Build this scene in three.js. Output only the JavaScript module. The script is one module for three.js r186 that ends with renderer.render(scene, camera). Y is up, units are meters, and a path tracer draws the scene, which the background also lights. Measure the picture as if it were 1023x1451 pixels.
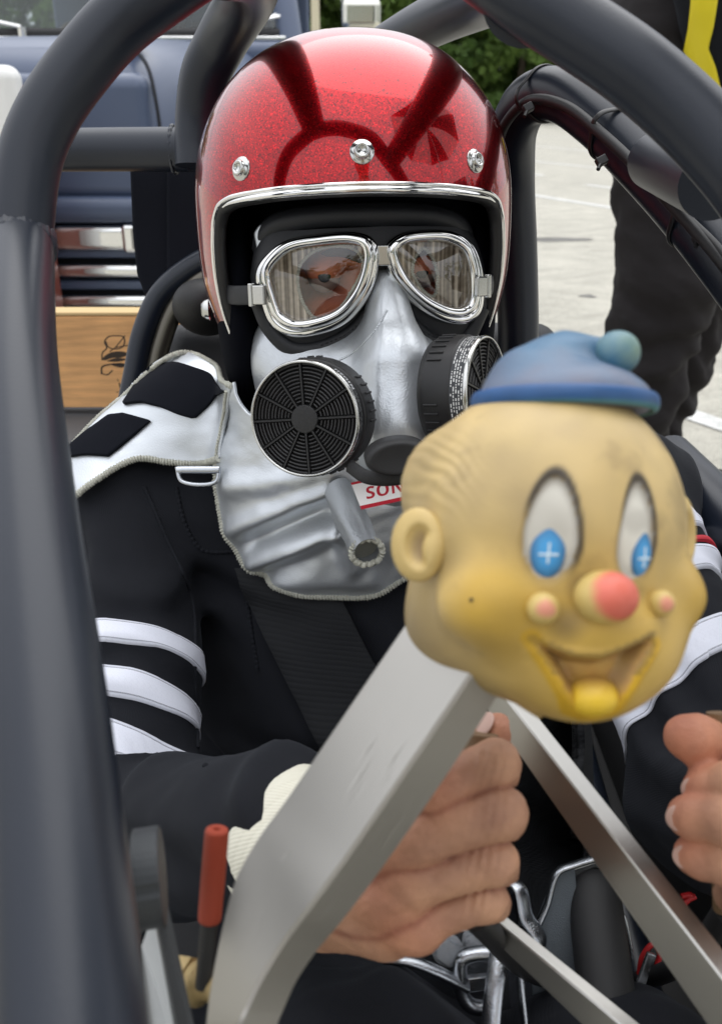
import * as THREE from 'three';
import { ImprovedNoise } from 'three/addons/math/ImprovedNoise.js';
import { mergeGeometries, mergeVertices } from 'three/addons/utils/BufferGeometryUtils.js';
import { RoundedBoxGeometry } from 'three/addons/geometries/RoundedBoxGeometry.js';

// ---------- camera, sky, sun, exposure ----------
const W0 = 1023, H0 = 1451, FOV = 60;
const scene = new THREE.Scene();
const camera = new THREE.PerspectiveCamera(FOV, W0 / H0, 0.02, 400);
camera.position.set(0, 1.05, 0);
camera.rotation.x = THREE.MathUtils.degToRad(-25);
camera.focus = 0.66; camera.userData.fStop = 10;
scene.add(camera); camera.updateMatrixWorld(true);
const renderer = new THREE.WebGLRenderer();
renderer.toneMapping = THREE.LinearToneMapping;
renderer.toneMappingExposure = 1.5;
renderer.shadowMap.enabled = true;
const noiser = new ImprovedNoise();
const nz = (x, y, z = 0) => noiser.noise(x, y, z);
function fbm(x, y, z = 0, o = 4) { let a = 0.5, s = 0; for (let i = 0; i < o; i++) { s += a * nz(x, y, z); x = x * 2.03 + 3.1; y = y * 2.03 + 1.7; z = z * 2.03 + 5.3; a *= 0.5; } return s; }
const SUN = new THREE.Vector3(0.14, 0.92, -0.36).normalize();
{ // overcast sky: bright cloud deck, slightly mottled, brighter overhead and towards the veiled sun
  const w = 1024, h = 512, d = new Float32Array(w * h * 4);
  for (let j = 0; j < h; j++) for (let i = 0; i < w; i++) {
    const up = ((j + 0.5) / h - 0.5) * Math.PI, az = ((i + 0.5) / w - 0.5) * 2 * Math.PI;
    const x = Math.cos(az) * Math.cos(up), y = Math.sin(up), z = Math.sin(az) * Math.cos(up);
    const k = 1 / (Math.max(y, 0) + 0.25);
    const c = fbm(x * k * 1.1, z * k * 1.1, 4.2, 5) * 0.55 + 0.5;
    const s = Math.max(0, x * SUN.x + y * SUN.y + z * SUN.z);
    const l = (0.52 + 0.78 * Math.max(y, 0) + 0.42 * Math.pow(s, 5)) * (0.80 + 0.42 * Math.min(1, Math.max(0, c)));
    const b = 1 - Math.min(1, Math.max(0, c));
    d.set([l * (1 - 0.06 * b), l * (1 - 0.015 * b), l * (1.02 + 0.05 * b), 1], (j * w + i) * 4);
  }
  const t = new THREE.DataTexture(d, w, h, THREE.RGBAFormat, THREE.FloatType);
  t.mapping = THREE.EquirectangularReflectionMapping; t.magFilter = THREE.LinearFilter; t.needsUpdate = true;
  scene.background = t; scene.environment = t;
}
const sun = new THREE.DirectionalLight(new THREE.Color(1, 0.965, 0.9), 0.8);
sun.position.copy(SUN).multiplyScalar(30); sun.castShadow = true; sun.shadow.radius = 130;
Object.assign(sun.shadow.camera, { left: -12, right: 12, top: 12, bottom: -12, near: 1, far: 80 });
scene.add(sun);

// ---------- helpers ----------
const F = (H0 / 2) / Math.tan(THREE.MathUtils.degToRad(FOV / 2));
const M = camera.matrixWorld.clone(), ID = new THREE.Matrix4();
const V = (x, y, z) => new THREE.Vector3(x, y, z);
const C = (px, py, d) => V((px - W0 / 2) / F * d, (H0 / 2 - py) / F * d, -d);      // a sight line's point at a depth, in metres before the camera
const Wd = (px, py, d) => C(px, py, d).applyMatrix4(M);
const mulberry = (a) => () => { a |= 0; a = a + 0x6D2B79F5 | 0; let t = Math.imul(a ^ a >>> 15, 1 | a); t = t + Math.imul(t ^ t >>> 7, 61 | t) ^ t; return ((t ^ t >>> 14) >>> 0) / 4294967296; };
const clamp = (x, a, b) => Math.min(b, Math.max(a, x)), sstep = (a, b, x) => { const t = clamp((x - a) / (b - a), 0, 1); return t * t * (3 - 2 * t); }, lerp = (a, b, t) => a + (b - a) * t;
const taken = {};
function numbered(n) { const k = taken[n] = (taken[n] ?? -1) + 1; return k ? n + '_' + String(k).padStart(3, '0') : n; }
function tag(o, label, category, group, kind) { const u = o.userData; if (label) u.label = label; if (category) u.category = category; if (group) u.group = group; if (kind) u.kind = kind; return o; }
function thing(name, label, category, pos, group) {
  const o = new THREE.Group(); o.name = numbered(name); if (pos) o.position.copy(pos); scene.add(o); o.updateMatrixWorld(true);
  return tag(o, label, category, group);
}
function part(parent, name, geo, mat, space = M, label) {   // space: the matrix that takes the geometry to the world
  parent.updateWorldMatrix(true, false);
  geo.applyMatrix4(parent.matrixWorld.clone().invert().multiply(space));
  const m = new THREE.Mesh(geo, mat); m.name = name; m.castShadow = m.receiveShadow = true;
  if (label) m.userData.label = label;
  parent.add(m); return m;
}
function solo(name, geo, mat, label, category, group, kind, pos) {   // a thing of one mesh
  const m = new THREE.Mesh(geo, mat); m.name = numbered(name); m.castShadow = m.receiveShadow = true;
  if (pos) { geo.translate(-pos.x, -pos.y, -pos.z); m.position.copy(pos); }
  scene.add(m); return tag(m, label, category, group, kind);
}
function geom(pos, idx, uv, col) {
  const g = new THREE.BufferGeometry(); g.setAttribute('position', new THREE.Float32BufferAttribute(pos, 3));
  if (uv) g.setAttribute('uv', new THREE.Float32BufferAttribute(uv, 2));
  if (col) g.setAttribute('color', new THREE.Float32BufferAttribute(col, 3));
  g.setIndex(idx); g.computeVertexNormals(); return g;
}
const plain = (g) => { const o = g.index ? g.toNonIndexed() : g; for (const k of Object.keys(o.attributes)) if (!['position', 'normal', 'uv'].includes(k)) o.deleteAttribute(k); if (!o.attributes.uv) o.setAttribute('uv', new THREE.Float32BufferAttribute(new Float32Array(o.attributes.position.count * 2), 2)); return o; };
const merge = (list) => mergeGeometries(list.map(plain));
// tube along points; radius a number or a list; section(angle) scales it
function sweep(pts, rad, o = {}) {
  const { seg = 16, n = pts.length * 10, closed = false, caps = true, section, wob } = o;
  const curve = new THREE.CatmullRomCurve3(pts, closed, 'centripetal', 0.5), pos = [], uv = [], idx = [];
  const ts = [], P = []; for (let i = 0; i <= n; i++) { const t = i / n; ts.push(t); P.push(curve.getPoint(t)); }
  const T = P.map((p, i) => { const a = P[Math.max(0, i - 1)], b = P[Math.min(n, i + 1)]; if (closed && (i === 0 || i === n)) return P[1].clone().sub(P[n - 1]).normalize(); return b.clone().sub(a).normalize(); });
  let N = o.up ? o.up.clone() : (Math.abs(T[0].y) < 0.8 ? V(0, 1, 0) : V(1, 0, 0));
  let L = 0;
  for (let i = 0; i <= n; i++) {
    if (o.up && o.fix) N = o.up.clone();
    N.addScaledVector(T[i], -N.dot(T[i])).normalize();
    const B = T[i].clone().cross(N);
    const f = ts[i] * (pts.length - (closed ? 0 : 1)), k = Math.min(Math.floor(f), pts.length - 1), r0 = Array.isArray(rad) ? lerp(rad[k], rad[(k + 1) % rad.length] ?? rad[k], f - k) : rad;
    if (i) L += P[i].distanceTo(P[i - 1]);
    for (let j = 0; j <= seg; j++) {
      const a = j / seg * Math.PI * 2; let s = section ? section(a) : [Math.cos(a), Math.sin(a)];
      const r = r0 * (wob ? 1 + wob(a, L) : 1);
      const q = P[i].clone().addScaledVector(N, s[0] * r).addScaledVector(B, s[1] * r);
      pos.push(q.x, q.y, q.z); uv.push(j / seg * 2 * Math.PI * r0, L);
    }
  }
  const w = seg + 1;
  for (let i = 0; i < n; i++) for (let j = 0; j < seg; j++) { const a = i * w + j, b = a + w; idx.push(a, a + 1, b, a + 1, b + 1, b); }
  if (caps && !closed) for (const [i, s] of [[0, 1], [n, -1]]) {
    const c = pos.length / 3; pos.push(P[i].x, P[i].y, P[i].z); uv.push(0, 0);
    const e = c + 1; for (let j = 0; j <= seg; j++) { const q = (i * w + j) * 3; pos.push(pos[q], pos[q + 1], pos[q + 2]); uv.push(0, 0); }
    for (let j = 0; j < seg; j++) s > 0 ? idx.push(c, e + j + 1, e + j) : idx.push(c, e + j, e + j + 1);
  }
  const g = geom(pos, idx, uv);
  // weld the seam normals
  const nn = g.attributes.normal; for (let i = 0; i <= n; i++) { const a = i * w, b = a + seg; const x = nn.getX(a) + nn.getX(b), y = nn.getY(a) + nn.getY(b), z = nn.getZ(a) + nn.getZ(b), l = Math.hypot(x, y, z) || 1; nn.setXYZ(a, x / l, y / l, z / l); nn.setXYZ(b, x / l, y / l, z / l); }
  return g;
}
const rectSection = (hw, hh, ch = 0.12) => { // unit rectangle profile with chamfers, sampled by 12 points: use with seg = 12
  const c = ch * Math.min(hw, hh), pts = [[hw, -hh + c], [hw, hh - c], [hw - c, hh], [-hw + c, hh], [-hw, hh - c], [-hw, -hh + c], [-hw + c, -hh], [hw - c, -hh]];
  return (a) => { const f = a / (2 * Math.PI) * 8, i = Math.floor(f + 1e-6) % 8; return pts[i]; };
};
// bar with sharp chamfered profile along a list of frames {p, x, y}: flat faces
function barAlong(frames, hw, hh, ch = 0.0008) {
  const prof = [[hw, -hh + ch], [hw, hh - ch], [hw - ch, hh], [-hw + ch, hh], [-hw, hh - ch], [-hw, -hh + ch], [-hw + ch, -hh], [hw - ch, -hh]];
  const pos = [], uv = [], idx = []; let L = 0;
  const at = (f, q) => f.p.clone().addScaledVector(f.x, q[0]).addScaledVector(f.y, q[1]);
  const Ls = frames.map((f, i) => i ? (L += f.p.distanceTo(frames[i - 1].p)) : 0);
  for (let k = 0; k < 8; k++) {
    const b = pos.length / 3, q0 = prof[k], q1 = prof[(k + 1) % 8], wl = Math.hypot(q1[0] - q0[0], q1[1] - q0[1]);
    frames.forEach((f, i) => { const a = at(f, q0), c = at(f, q1); pos.push(a.x, a.y, a.z, c.x, c.y, c.z); uv.push(k * 0.05, Ls[i], k * 0.05 + wl, Ls[i]); });
    for (let i = 0; i < frames.length - 1; i++) { const a = b + i * 2; idx.push(a, a + 1, a + 2, a + 1, a + 3, a + 2); }
  }
  for (const [i, s] of [[0, 1], [frames.length - 1, -1]]) {
    const b = pos.length / 3; for (const q of prof) { const a = at(frames[i], q); pos.push(a.x, a.y, a.z); uv.push(q[0], q[1]); }
    for (let k = 1; k < 7; k++) s > 0 ? idx.push(b, b + k + 1, b + k) : idx.push(b, b + k, b + k + 1);
  }
  return geom(pos, idx, uv);
}
// signed distances, in metres
const smin = (a, b, k) => { const h = Math.max(k - Math.abs(a - b), 0) / k; return Math.min(a, b) - h * h * k * 0.25; };
const smax = (a, b, k) => -smin(-a, -b, k);
const ell = (x, y, z, c, rx, ry, rz) => { x -= c.x; y -= c.y; z -= c.z; const k0 = Math.hypot(x / rx, y / ry, z / rz), k1 = Math.hypot(x / (rx * rx), y / (ry * ry), z / (rz * rz)); return k0 * (k0 - 1) / (k1 || 1e-9); };
const sph = (x, y, z, c, r) => Math.hypot(x - c.x, y - c.y, z - c.z) - r;
function cap(x, y, z, a, b, ra, rb) {
  const bx = b.x - a.x, by = b.y - a.y, bz = b.z - a.z, px = x - a.x, py = y - a.y, pz = z - a.z;
  const t = clamp((px * bx + py * by + pz * bz) / (bx * bx + by * by + bz * bz), 0, 1);
  return Math.hypot(px - bx * t, py - by * t, pz - bz * t) - lerp(ra, rb, t);
}
// surface nets over a box
function nets(f, lo, hi, h, colour, uvOf) {
  const nx = Math.ceil((hi.x - lo.x) / h) + 1, ny = Math.ceil((hi.y - lo.y) / h) + 1, nzz = Math.ceil((hi.z - lo.z) / h) + 1;
  const val = new Float32Array(nx * ny * nzz), at = (i, j, k) => (k * ny + j) * nx + i;
  const S = 5, far = h * S * 0.9 * 2.1;   // whole blocks far from the surface take one value
  for (let k = 0; k < nzz; k += S) for (let j = 0; j < ny; j += S) for (let i = 0; i < nx; i += S) {
    const v = f(lo.x + (i + 2) * h, lo.y + (j + 2) * h, lo.z + (k + 2) * h), skip = Math.abs(v) > far;
    for (let c = k; c < Math.min(k + S, nzz); c++) for (let b = j; b < Math.min(j + S, ny); b++) for (let a = i; a < Math.min(i + S, nx); a++) val[at(a, b, c)] = skip ? v : f(lo.x + a * h, lo.y + b * h, lo.z + c * h);
  }
  const id = new Int32Array(nx * ny * nzz).fill(-1), pos = [], idx = [];
  const off = [0, 1, nx, nx + 1, nx * ny, nx * ny + 1, nx * ny + nx, nx * ny + nx + 1];
  const E = [[0, 1], [2, 3], [4, 5], [6, 7], [0, 2], [1, 3], [4, 6], [5, 7], [0, 4], [1, 5], [2, 6], [3, 7]];
  for (let k = 0; k < nzz - 1; k++) for (let j = 0; j < ny - 1; j++) for (let i = 0; i < nx - 1; i++) {
    const b = at(i, j, k); let m = 0; for (let q = 0; q < 8; q++) if (val[b + off[q]] < 0) m |= 1 << q;
    if (m === 0 || m === 255) continue;
    let sx = 0, sy = 0, sz = 0, c = 0;
    for (const [p, q] of E) { if (((m >> p) & 1) === ((m >> q) & 1)) continue; const a = val[b + off[p]], d = val[b + off[q]], t = a / (a - d);
      sx += lerp(p & 1, q & 1, t); sy += lerp((p >> 1) & 1, (q >> 1) & 1, t); sz += lerp(p >> 2, q >> 2, t); c++; }
    id[b] = pos.length / 3; pos.push(lo.x + (i + sx / c) * h, lo.y + (j + sy / c) * h, lo.z + (k + sz / c) * h);
  }
  const quad = (a, b, c, d, flip) => { if (a < 0 || b < 0 || c < 0 || d < 0) return; flip ? idx.push(a, b, c, a, c, d) : idx.push(a, c, b, a, d, c); };
  for (let k = 1; k < nzz - 1; k++) for (let j = 1; j < ny - 1; j++) for (let i = 1; i < nx - 1; i++) {
    const b = at(i, j, k), s = val[b] < 0;
    if (s !== val[b + 1] < 0) quad(id[b], id[b - nx], id[b - nx - nx * ny], id[b - nx * ny], s);
    if (s !== val[b + nx] < 0) quad(id[b], id[b - nx * ny], id[b - 1 - nx * ny], id[b - 1], s);
    if (s !== val[b + nx * ny] < 0) quad(id[b], id[b - 1], id[b - 1 - nx], id[b - nx], s);
  }
  const g = new THREE.BufferGeometry(), nn = new Float32Array(pos.length), e = h * 0.6, cc = colour ? new Float32Array(pos.length) : null, uv = new Float32Array(pos.length / 3 * 2);
  for (let i = 0; i < pos.length; i += 3) {
    let x = pos[i], y = pos[i + 1], z = pos[i + 2];
    let gx = f(x + e, y, z) - f(x - e, y, z), gy = f(x, y + e, z) - f(x, y - e, z), gz = f(x, y, z + e) - f(x, y, z - e), l = Math.hypot(gx, gy, gz) || 1;
    gx /= l; gy /= l; gz /= l;
    const dd = clamp(f(x, y, z) / Math.max(l / (2 * e), 0.3), -h * 0.7, h * 0.7);   // pull the vertex onto the surface
    pos[i] = x -= gx * dd; pos[i + 1] = y -= gy * dd; pos[i + 2] = z -= gz * dd;
    nn[i] = gx; nn[i + 1] = gy; nn[i + 2] = gz;
    if (cc) { const c = colour(x, y, z, gx, gy, gz); cc[i] = c[0]; cc[i + 1] = c[1]; cc[i + 2] = c[2]; }
    const u = uvOf ? uvOf(x, y, z, gx, gy, gz) : [x + z * 0.7, y + z * 0.4]; uv[i / 3 * 2] = u[0]; uv[i / 3 * 2 + 1] = u[1];
  }
  g.setAttribute('position', new THREE.Float32BufferAttribute(pos, 3)); g.setAttribute('normal', new THREE.BufferAttribute(nn, 3)); g.setAttribute('uv', new THREE.BufferAttribute(uv, 2));
  if (cc) g.setAttribute('color', new THREE.BufferAttribute(cc, 3));
  g.setIndex(idx); return g;
}
const boxOf = (pts, m) => { const b = new THREE.Box3().setFromPoints(pts).expandByScalar(m); return [b.min, b.max]; };
// where a sight line meets a solid (nearest approach if it misses), and the normal there
function meet(f, px, py, d0 = 0.2, d1 = 1.2) {
  const r = C(px, py, 1), l = r.length(); let d = d0, best = 1e9, bd = d0;
  for (let i = 0; i < 160 && d < d1; i++) { const v = f(r.x * d, r.y * d, r.z * d); if (Math.abs(v) < best) { best = Math.abs(v); bd = d; } if (v < 1e-5) break; d += Math.max(v / l * 0.6, 4e-5); }
  return r.multiplyScalar(bd);
}
function grad(f, p, e = 0.003) { const v = V(f(p.x + e, p.y, p.z) - f(p.x - e, p.y, p.z), f(p.x, p.y + e, p.z) - f(p.x, p.y - e, p.z), f(p.x, p.y, p.z + e) - f(p.x, p.y, p.z - e)); return v.normalize(); }
// closed cloth of a given thickness from a grid of points and normals
function sheet(nu, nv, fn, thick = 0.002, hole) {
  const A = [], uv = []; for (let j = 0; j <= nv; j++) for (let i = 0; i <= nu; i++) { A.push(fn(i / nu, j / nv)); }
  const w = nu + 1, pos = [], tri = [];
  for (const a of A) pos.push(a.x, a.y, a.z);
  const q = []; for (let j = 0; j < nv; j++) for (let i = 0; i < nu; i++) { if (hole && hole((i + 0.5) / nu, (j + 0.5) / nv)) continue; const a = j * w + i; q.push(a, a + 1, a + w, a + 1, a + w + 1, a + w); }
  let g = geom(pos, q); const n = g.attributes.normal;
  let flip = 0; for (let i = 0; i < A.length; i += 7) flip += n.getX(i) * -A[i].x + n.getY(i) * -A[i].y + n.getZ(i) * -A[i].z;
  const s = flip > 0 ? 1 : -1, P2 = [], U = [], idx = [];
  for (const k of [0, -thick]) A.forEach((a, i) => { P2.push(a.x + n.getX(i) * s * k, a.y + n.getY(i) * s * k, a.z + n.getZ(i) * s * k); U.push(a.x + a.z * 0.5, a.y + a.z * 0.5); });
  const N = A.length, t = (a, b, c) => s > 0 ? idx.push(a, b, c) : idx.push(a, c, b);
  for (let i = 0; i < q.length; i += 3) { t(q[i], q[i + 1], q[i + 2]); t(N + q[i], N + q[i + 2], N + q[i + 1]); }
  const rim = []; for (let i = 0; i <= nu; i++) rim.push(i); for (let j = 1; j <= nv; j++) rim.push(j * w + nu); for (let i = nu - 1; i >= 0; i--) rim.push(nv * w + i); for (let j = nv - 1; j >= 1; j--) rim.push(j * w);
  for (let i = 0; i < rim.length; i++) { const a = rim[i], b = rim[(i + 1) % rim.length]; t(a, N + a, b); t(b, N + a, N + b); }
  return geom(P2, idx, U);
}
// polygon lofted between two px polylines (top, bottom), same count
const between = (A, B) => { const cA = poly(A), cB = poly(B); return (u, v) => { const a = cA(u), b = cB(u); return [lerp(a[0], b[0], v), lerp(a[1], b[1], v)]; }; };
function poly(p) { const l = [0]; for (let i = 1; i < p.length; i++) l.push(l[i - 1] + Math.hypot(p[i][0] - p[i - 1][0], p[i][1] - p[i - 1][1])); const L = l[l.length - 1]; return (t) => { const s = t * L; let i = 1; while (i < p.length - 1 && l[i] < s) i++; const k = (s - l[i - 1]) / (l[i] - l[i - 1] || 1); return [lerp(p[i - 1][0], p[i][0], k), lerp(p[i - 1][1], p[i][1], k)]; }; }
function smoothPoly(p, n = 60, closed = false) { return new THREE.CatmullRomCurve3(p.map((q) => V(q[0], q[1], 0)), closed, 'centripetal').getPoints(n).map((v) => [v.x, v.y]); }
// flat shape given by 2-d outline, thick along its normal, in the frame (o, x, y)
function plate(outline, thick, o, ax, ay, bevel = 0.0006, holes = []) {
  const s = new THREE.Shape(outline.map((p) => new THREE.Vector2(p[0], p[1]))); for (const h of holes) s.holes.push(new THREE.Path(h.map((p) => new THREE.Vector2(p[0], p[1]))));
  const g = new THREE.ExtrudeGeometry(s, { depth: thick, bevelEnabled: bevel > 0, bevelSize: bevel, bevelThickness: bevel, bevelSegments: 2, curveSegments: 12 });
  const az = ax.clone().cross(ay).normalize(); g.translate(0, 0, -thick / 2);
  return g.applyMatrix4(new THREE.Matrix4().makeBasis(ax, ay, az).setPosition(o));
}
const frameM = (o, x, y) => { const X = x.clone().normalize(), Z = X.clone().cross(y).normalize(), Y = Z.clone().cross(X); return new THREE.Matrix4().makeBasis(X, Y, Z).setPosition(o); };
function alongM(o, dir, ref = V(0, 1, 0)) { const Y = dir.clone().normalize(); let X = ref.clone().cross(Y); if (X.length() < 1e-3) X = V(1, 0, 0).cross(Y); X.normalize(); return new THREE.Matrix4().makeBasis(X, Y, X.clone().cross(Y)).setPosition(o); }
const cyl = (a, b, r0, r1 = r0, seg = 24) => { const L = a.distanceTo(b), g = new THREE.CylinderGeometry(r1, r0, L, seg); g.translate(0, L / 2, 0); return g.applyMatrix4(alongM(a, b.clone().sub(a))); };
const ringLathe = (prof, o, dir, seg = 48) => new THREE.LatheGeometry(prof.map((p) => new THREE.Vector2(p[0], p[1])), seg).applyMatrix4(alongM(o, dir));

// ---------- textures and materials ----------
const rnd = mulberry(20240611);
function dataTex(n, fn, srgb = false) { const d = new Uint8Array(n * n * 4); for (let j = 0; j < n; j++) for (let i = 0; i < n; i++) { const c = fn(i / n, j / n, i, j); d.set([c[0], c[1], c[2], 255].map((x) => clamp(Math.round(x), 0, 255)), (j * n + i) * 4); } const t = new THREE.DataTexture(d, n, n); t.wrapS = t.wrapT = THREE.RepeatWrapping; t.magFilter = THREE.LinearFilter; if (srgb) t.colorSpace = THREE.SRGBColorSpace; t.needsUpdate = true; return t; }
function rep(t, x, y = x) { const c = t.clone(); c.repeat.set(x, y); c.needsUpdate = true; return c; }
const grey = (v) => [v, v, v];
const tileNoise = (u, v, k, s = 0) => { const a = u * 2 * Math.PI, b = v * 2 * Math.PI, r = k / (2 * Math.PI); return nz(Math.cos(a) * r + s, Math.sin(a) * r + Math.cos(b) * r * 1.3 + 7.7 + s, Math.sin(b) * r * 1.3 + s * 2); };
const tGrain = dataTex(256, (u, v) => grey(128 + 70 * tileNoise(u, v, 40) + 50 * tileNoise(u, v, 90, 3) + 30 * (rnd() - 0.5)));
const tCloth = dataTex(128, (u, v, i, j) => grey(128 + 60 * Math.sin(i / 128 * 2 * Math.PI * 16) * Math.sin(j / 128 * 2 * Math.PI * 16) + 36 * (rnd() - 0.5)));
const tWeb = dataTex(128, (u, v, i, j) => grey(128 + 90 * Math.abs(Math.sin(j / 128 * Math.PI * 8)) + 24 * Math.sin(i / 128 * 2 * Math.PI * 16 + j) + 20 * (rnd() - 0.5)));
const tBrush = (() => { const row = new Float32Array(256).map(() => rnd()), row2 = new Float32Array(256).map(() => rnd()); return dataTex(256, (u, v, i, j) => grey(110 + 60 * (row[i] - 0.5) + 50 * (row2[(i * 3 + (j >> 5) * 17) % 256] - 0.5) + 50 * tileNoise(u, v, 6))); })();
const tFlake = (() => { // jittered cells, each flake with its own brightness
  const n = 1024, g = 170, c = n / g, px = [], py = [], br = []; for (let k = 0; k < g * g; k++) { px.push(rnd()); py.push(rnd()); const q = rnd(); br.push(q < 0.12 ? 0.15 + 0.2 * rnd() : q < 0.9 ? 0.46 + 0.24 * rnd() : 0.8 + 0.2 * rnd()); }
  return dataTex(n, (u, v, i, j) => { const a = Math.min(g - 1, Math.floor(i / c)), b = Math.min(g - 1, Math.floor(j / c)); let best = 1e9, k0 = 0; for (let y = -1; y <= 1; y++) for (let x = -1; x <= 1; x++) { const A = (a + x + g) % g, B = (b + y + g) % g, k = B * g + A, dx = (a + x + px[k]) * c - i, dy = (b + y + py[k]) * c - j, d = dx * dx + dy * dy; if (d < best) { best = d; k0 = k; } } const s = br[k0]; return [72 + 158 * s, 1 + 8 * s * s, 6 + 18 * s]; }, true);
})();
const std = (o) => new THREE.MeshStandardMaterial(o), phy = (o) => new THREE.MeshPhysicalMaterial(o);
const rgb = (r, g, b) => new THREE.Color().setRGB(r, g, b);
const MT = {
  tube: phy({ name: 'satin_black_tube', color: rgb(0.0100, 0.0140, 0.0235), roughness: 0.34, bumpMap: rep(tGrain, 14, 14), bumpScale: 0.00006, specularIntensity: 0.85 }),
  tubeOld: phy({ name: 'worn_tube', color: rgb(0.13, 0.12, 0.10), roughness: 0.32, metalness: 0.8, bumpMap: rep(tGrain, 20, 20), bumpScale: 0.0001 }),
  rubber: std({ color: rgb(0.012, 0.012, 0.013), roughness: 0.55, bumpMap: rep(tGrain, 30, 30), bumpScale: 0.0001 }),
  plasticBlack: phy({ color: rgb(0.013, 0.013, 0.014), roughness: 0.42, bumpMap: rep(tGrain, 60, 60), bumpScale: 0.00006 }),
  suit: phy({ color: rgb(0.0105, 0.0115, 0.015), roughness: 0.9, sheen: 0.2, sheenColor: rgb(0.25, 0.28, 0.33), sheenRoughness: 0.7, bumpMap: rep(tCloth, 45, 45), bumpScale: 0.0003, specularIntensity: 0.35 }),
  webbing: phy({ color: rgb(0.013, 0.014, 0.016), roughness: 0.8, bumpMap: rep(tWeb, 30, 30), bumpScale: 0.0007, specularIntensity: 0.5 }),
  patchBlack: phy({ color: rgb(0.008, 0.009, 0.013), roughness: 1, bumpMap: rep(tCloth, 45, 45), bumpScale: 0.0003, specularIntensity: 0.2 }),
  stripe: phy({ color: rgb(0.66, 0.68, 0.76), roughness: 0.6, bumpMap: rep(tCloth, 60, 60), bumpScale: 0.00012 }),
  silver: phy({ name: 'aluminised_cloth', color: rgb(0.60, 0.63, 0.66), metalness: 0.72, roughness: 0.40, bumpMap: rep(tGrain, 18, 18), bumpScale: 0.00022 }),
  yarn: std({ color: rgb(0.58, 0.58, 0.5), roughness: 1, bumpMap: rep(tCloth, 80, 30), bumpScale: 0.0015 }),
  knit: std({ color: rgb(0.64, 0.62, 0.52), roughness: 1, bumpMap: rep(tWeb, 25, 25), bumpScale: 0.001 }),
  chrome: std({ color: rgb(0.86, 0.86, 0.85), metalness: 1, roughness: 0.07 }),
  steel: std({ color: rgb(0.60, 0.60, 0.58), metalness: 1, roughness: 0.17 }),
  zinc: std({ color: rgb(0.46, 0.48, 0.51), metalness: 1, roughness: 0.27, bumpMap: rep(tGrain, 30, 30), bumpScale: 0.0002 }),
  alu: phy({ name: 'brushed_aluminium', color: rgb(0.44, 0.43, 0.405), metalness: 1, roughness: 0.34, bumpMap: rep(tBrush, 16, 3), bumpScale: 0.00007, roughnessMap: null }),
  brass: std({ color: rgb(0.56, 0.43, 0.22), metalness: 1, roughness: 0.34, bumpMap: rep(tGrain, 40, 40), bumpScale: 0.0002 }),
  leather: phy({ color: rgb(0.010, 0.011, 0.014), roughness: 0.5, bumpMap: rep(tGrain, 50, 50), bumpScale: 0.00025 }),
  liner: phy({ specularIntensity: 0.15, color: rgb(0.0030, 0.0035, 0.0058), roughness: 0.95, bumpMap: rep(tCloth, 50, 50), bumpScale: 0.0003 }),
  lens: phy({ color: rgb(0.93, 0.93, 0.92), transmission: 1, thickness: 0, roughness: 0.0, ior: 1.9, clearcoat: 1, clearcoatRoughness: 0.0 }),
  skin: phy({ vertexColors: true, roughness: 0.5, bumpMap: rep(tGrain, 35, 35), bumpScale: 0.00042, sheen: 0.15, sheenColor: rgb(0.5, 0.3, 0.22), specularIntensity: 0.7 }),
  nail: phy({ color: rgb(0.52, 0.34, 0.28), roughness: 0.3 }),
  flake: phy({ name: 'red_metal_flake', color: rgb(1, 1, 1), map: rep(tFlake, 8, 8), metalness: 0.9, roughness: 0.2, clearcoat: 1, clearcoatRoughness: 0.01, ior: 1.5 }),
  doll: phy({ name: 'old_rubber', vertexColors: true, roughness: 0.47, bumpMap: rep(tGrain, 22, 22), bumpScale: 0.00012, clearcoat: 0.12, clearcoatRoughness: 0.35 }),
  white: phy({ color: rgb(0.74, 0.74, 0.72), roughness: 0.4 }),
};
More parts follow.
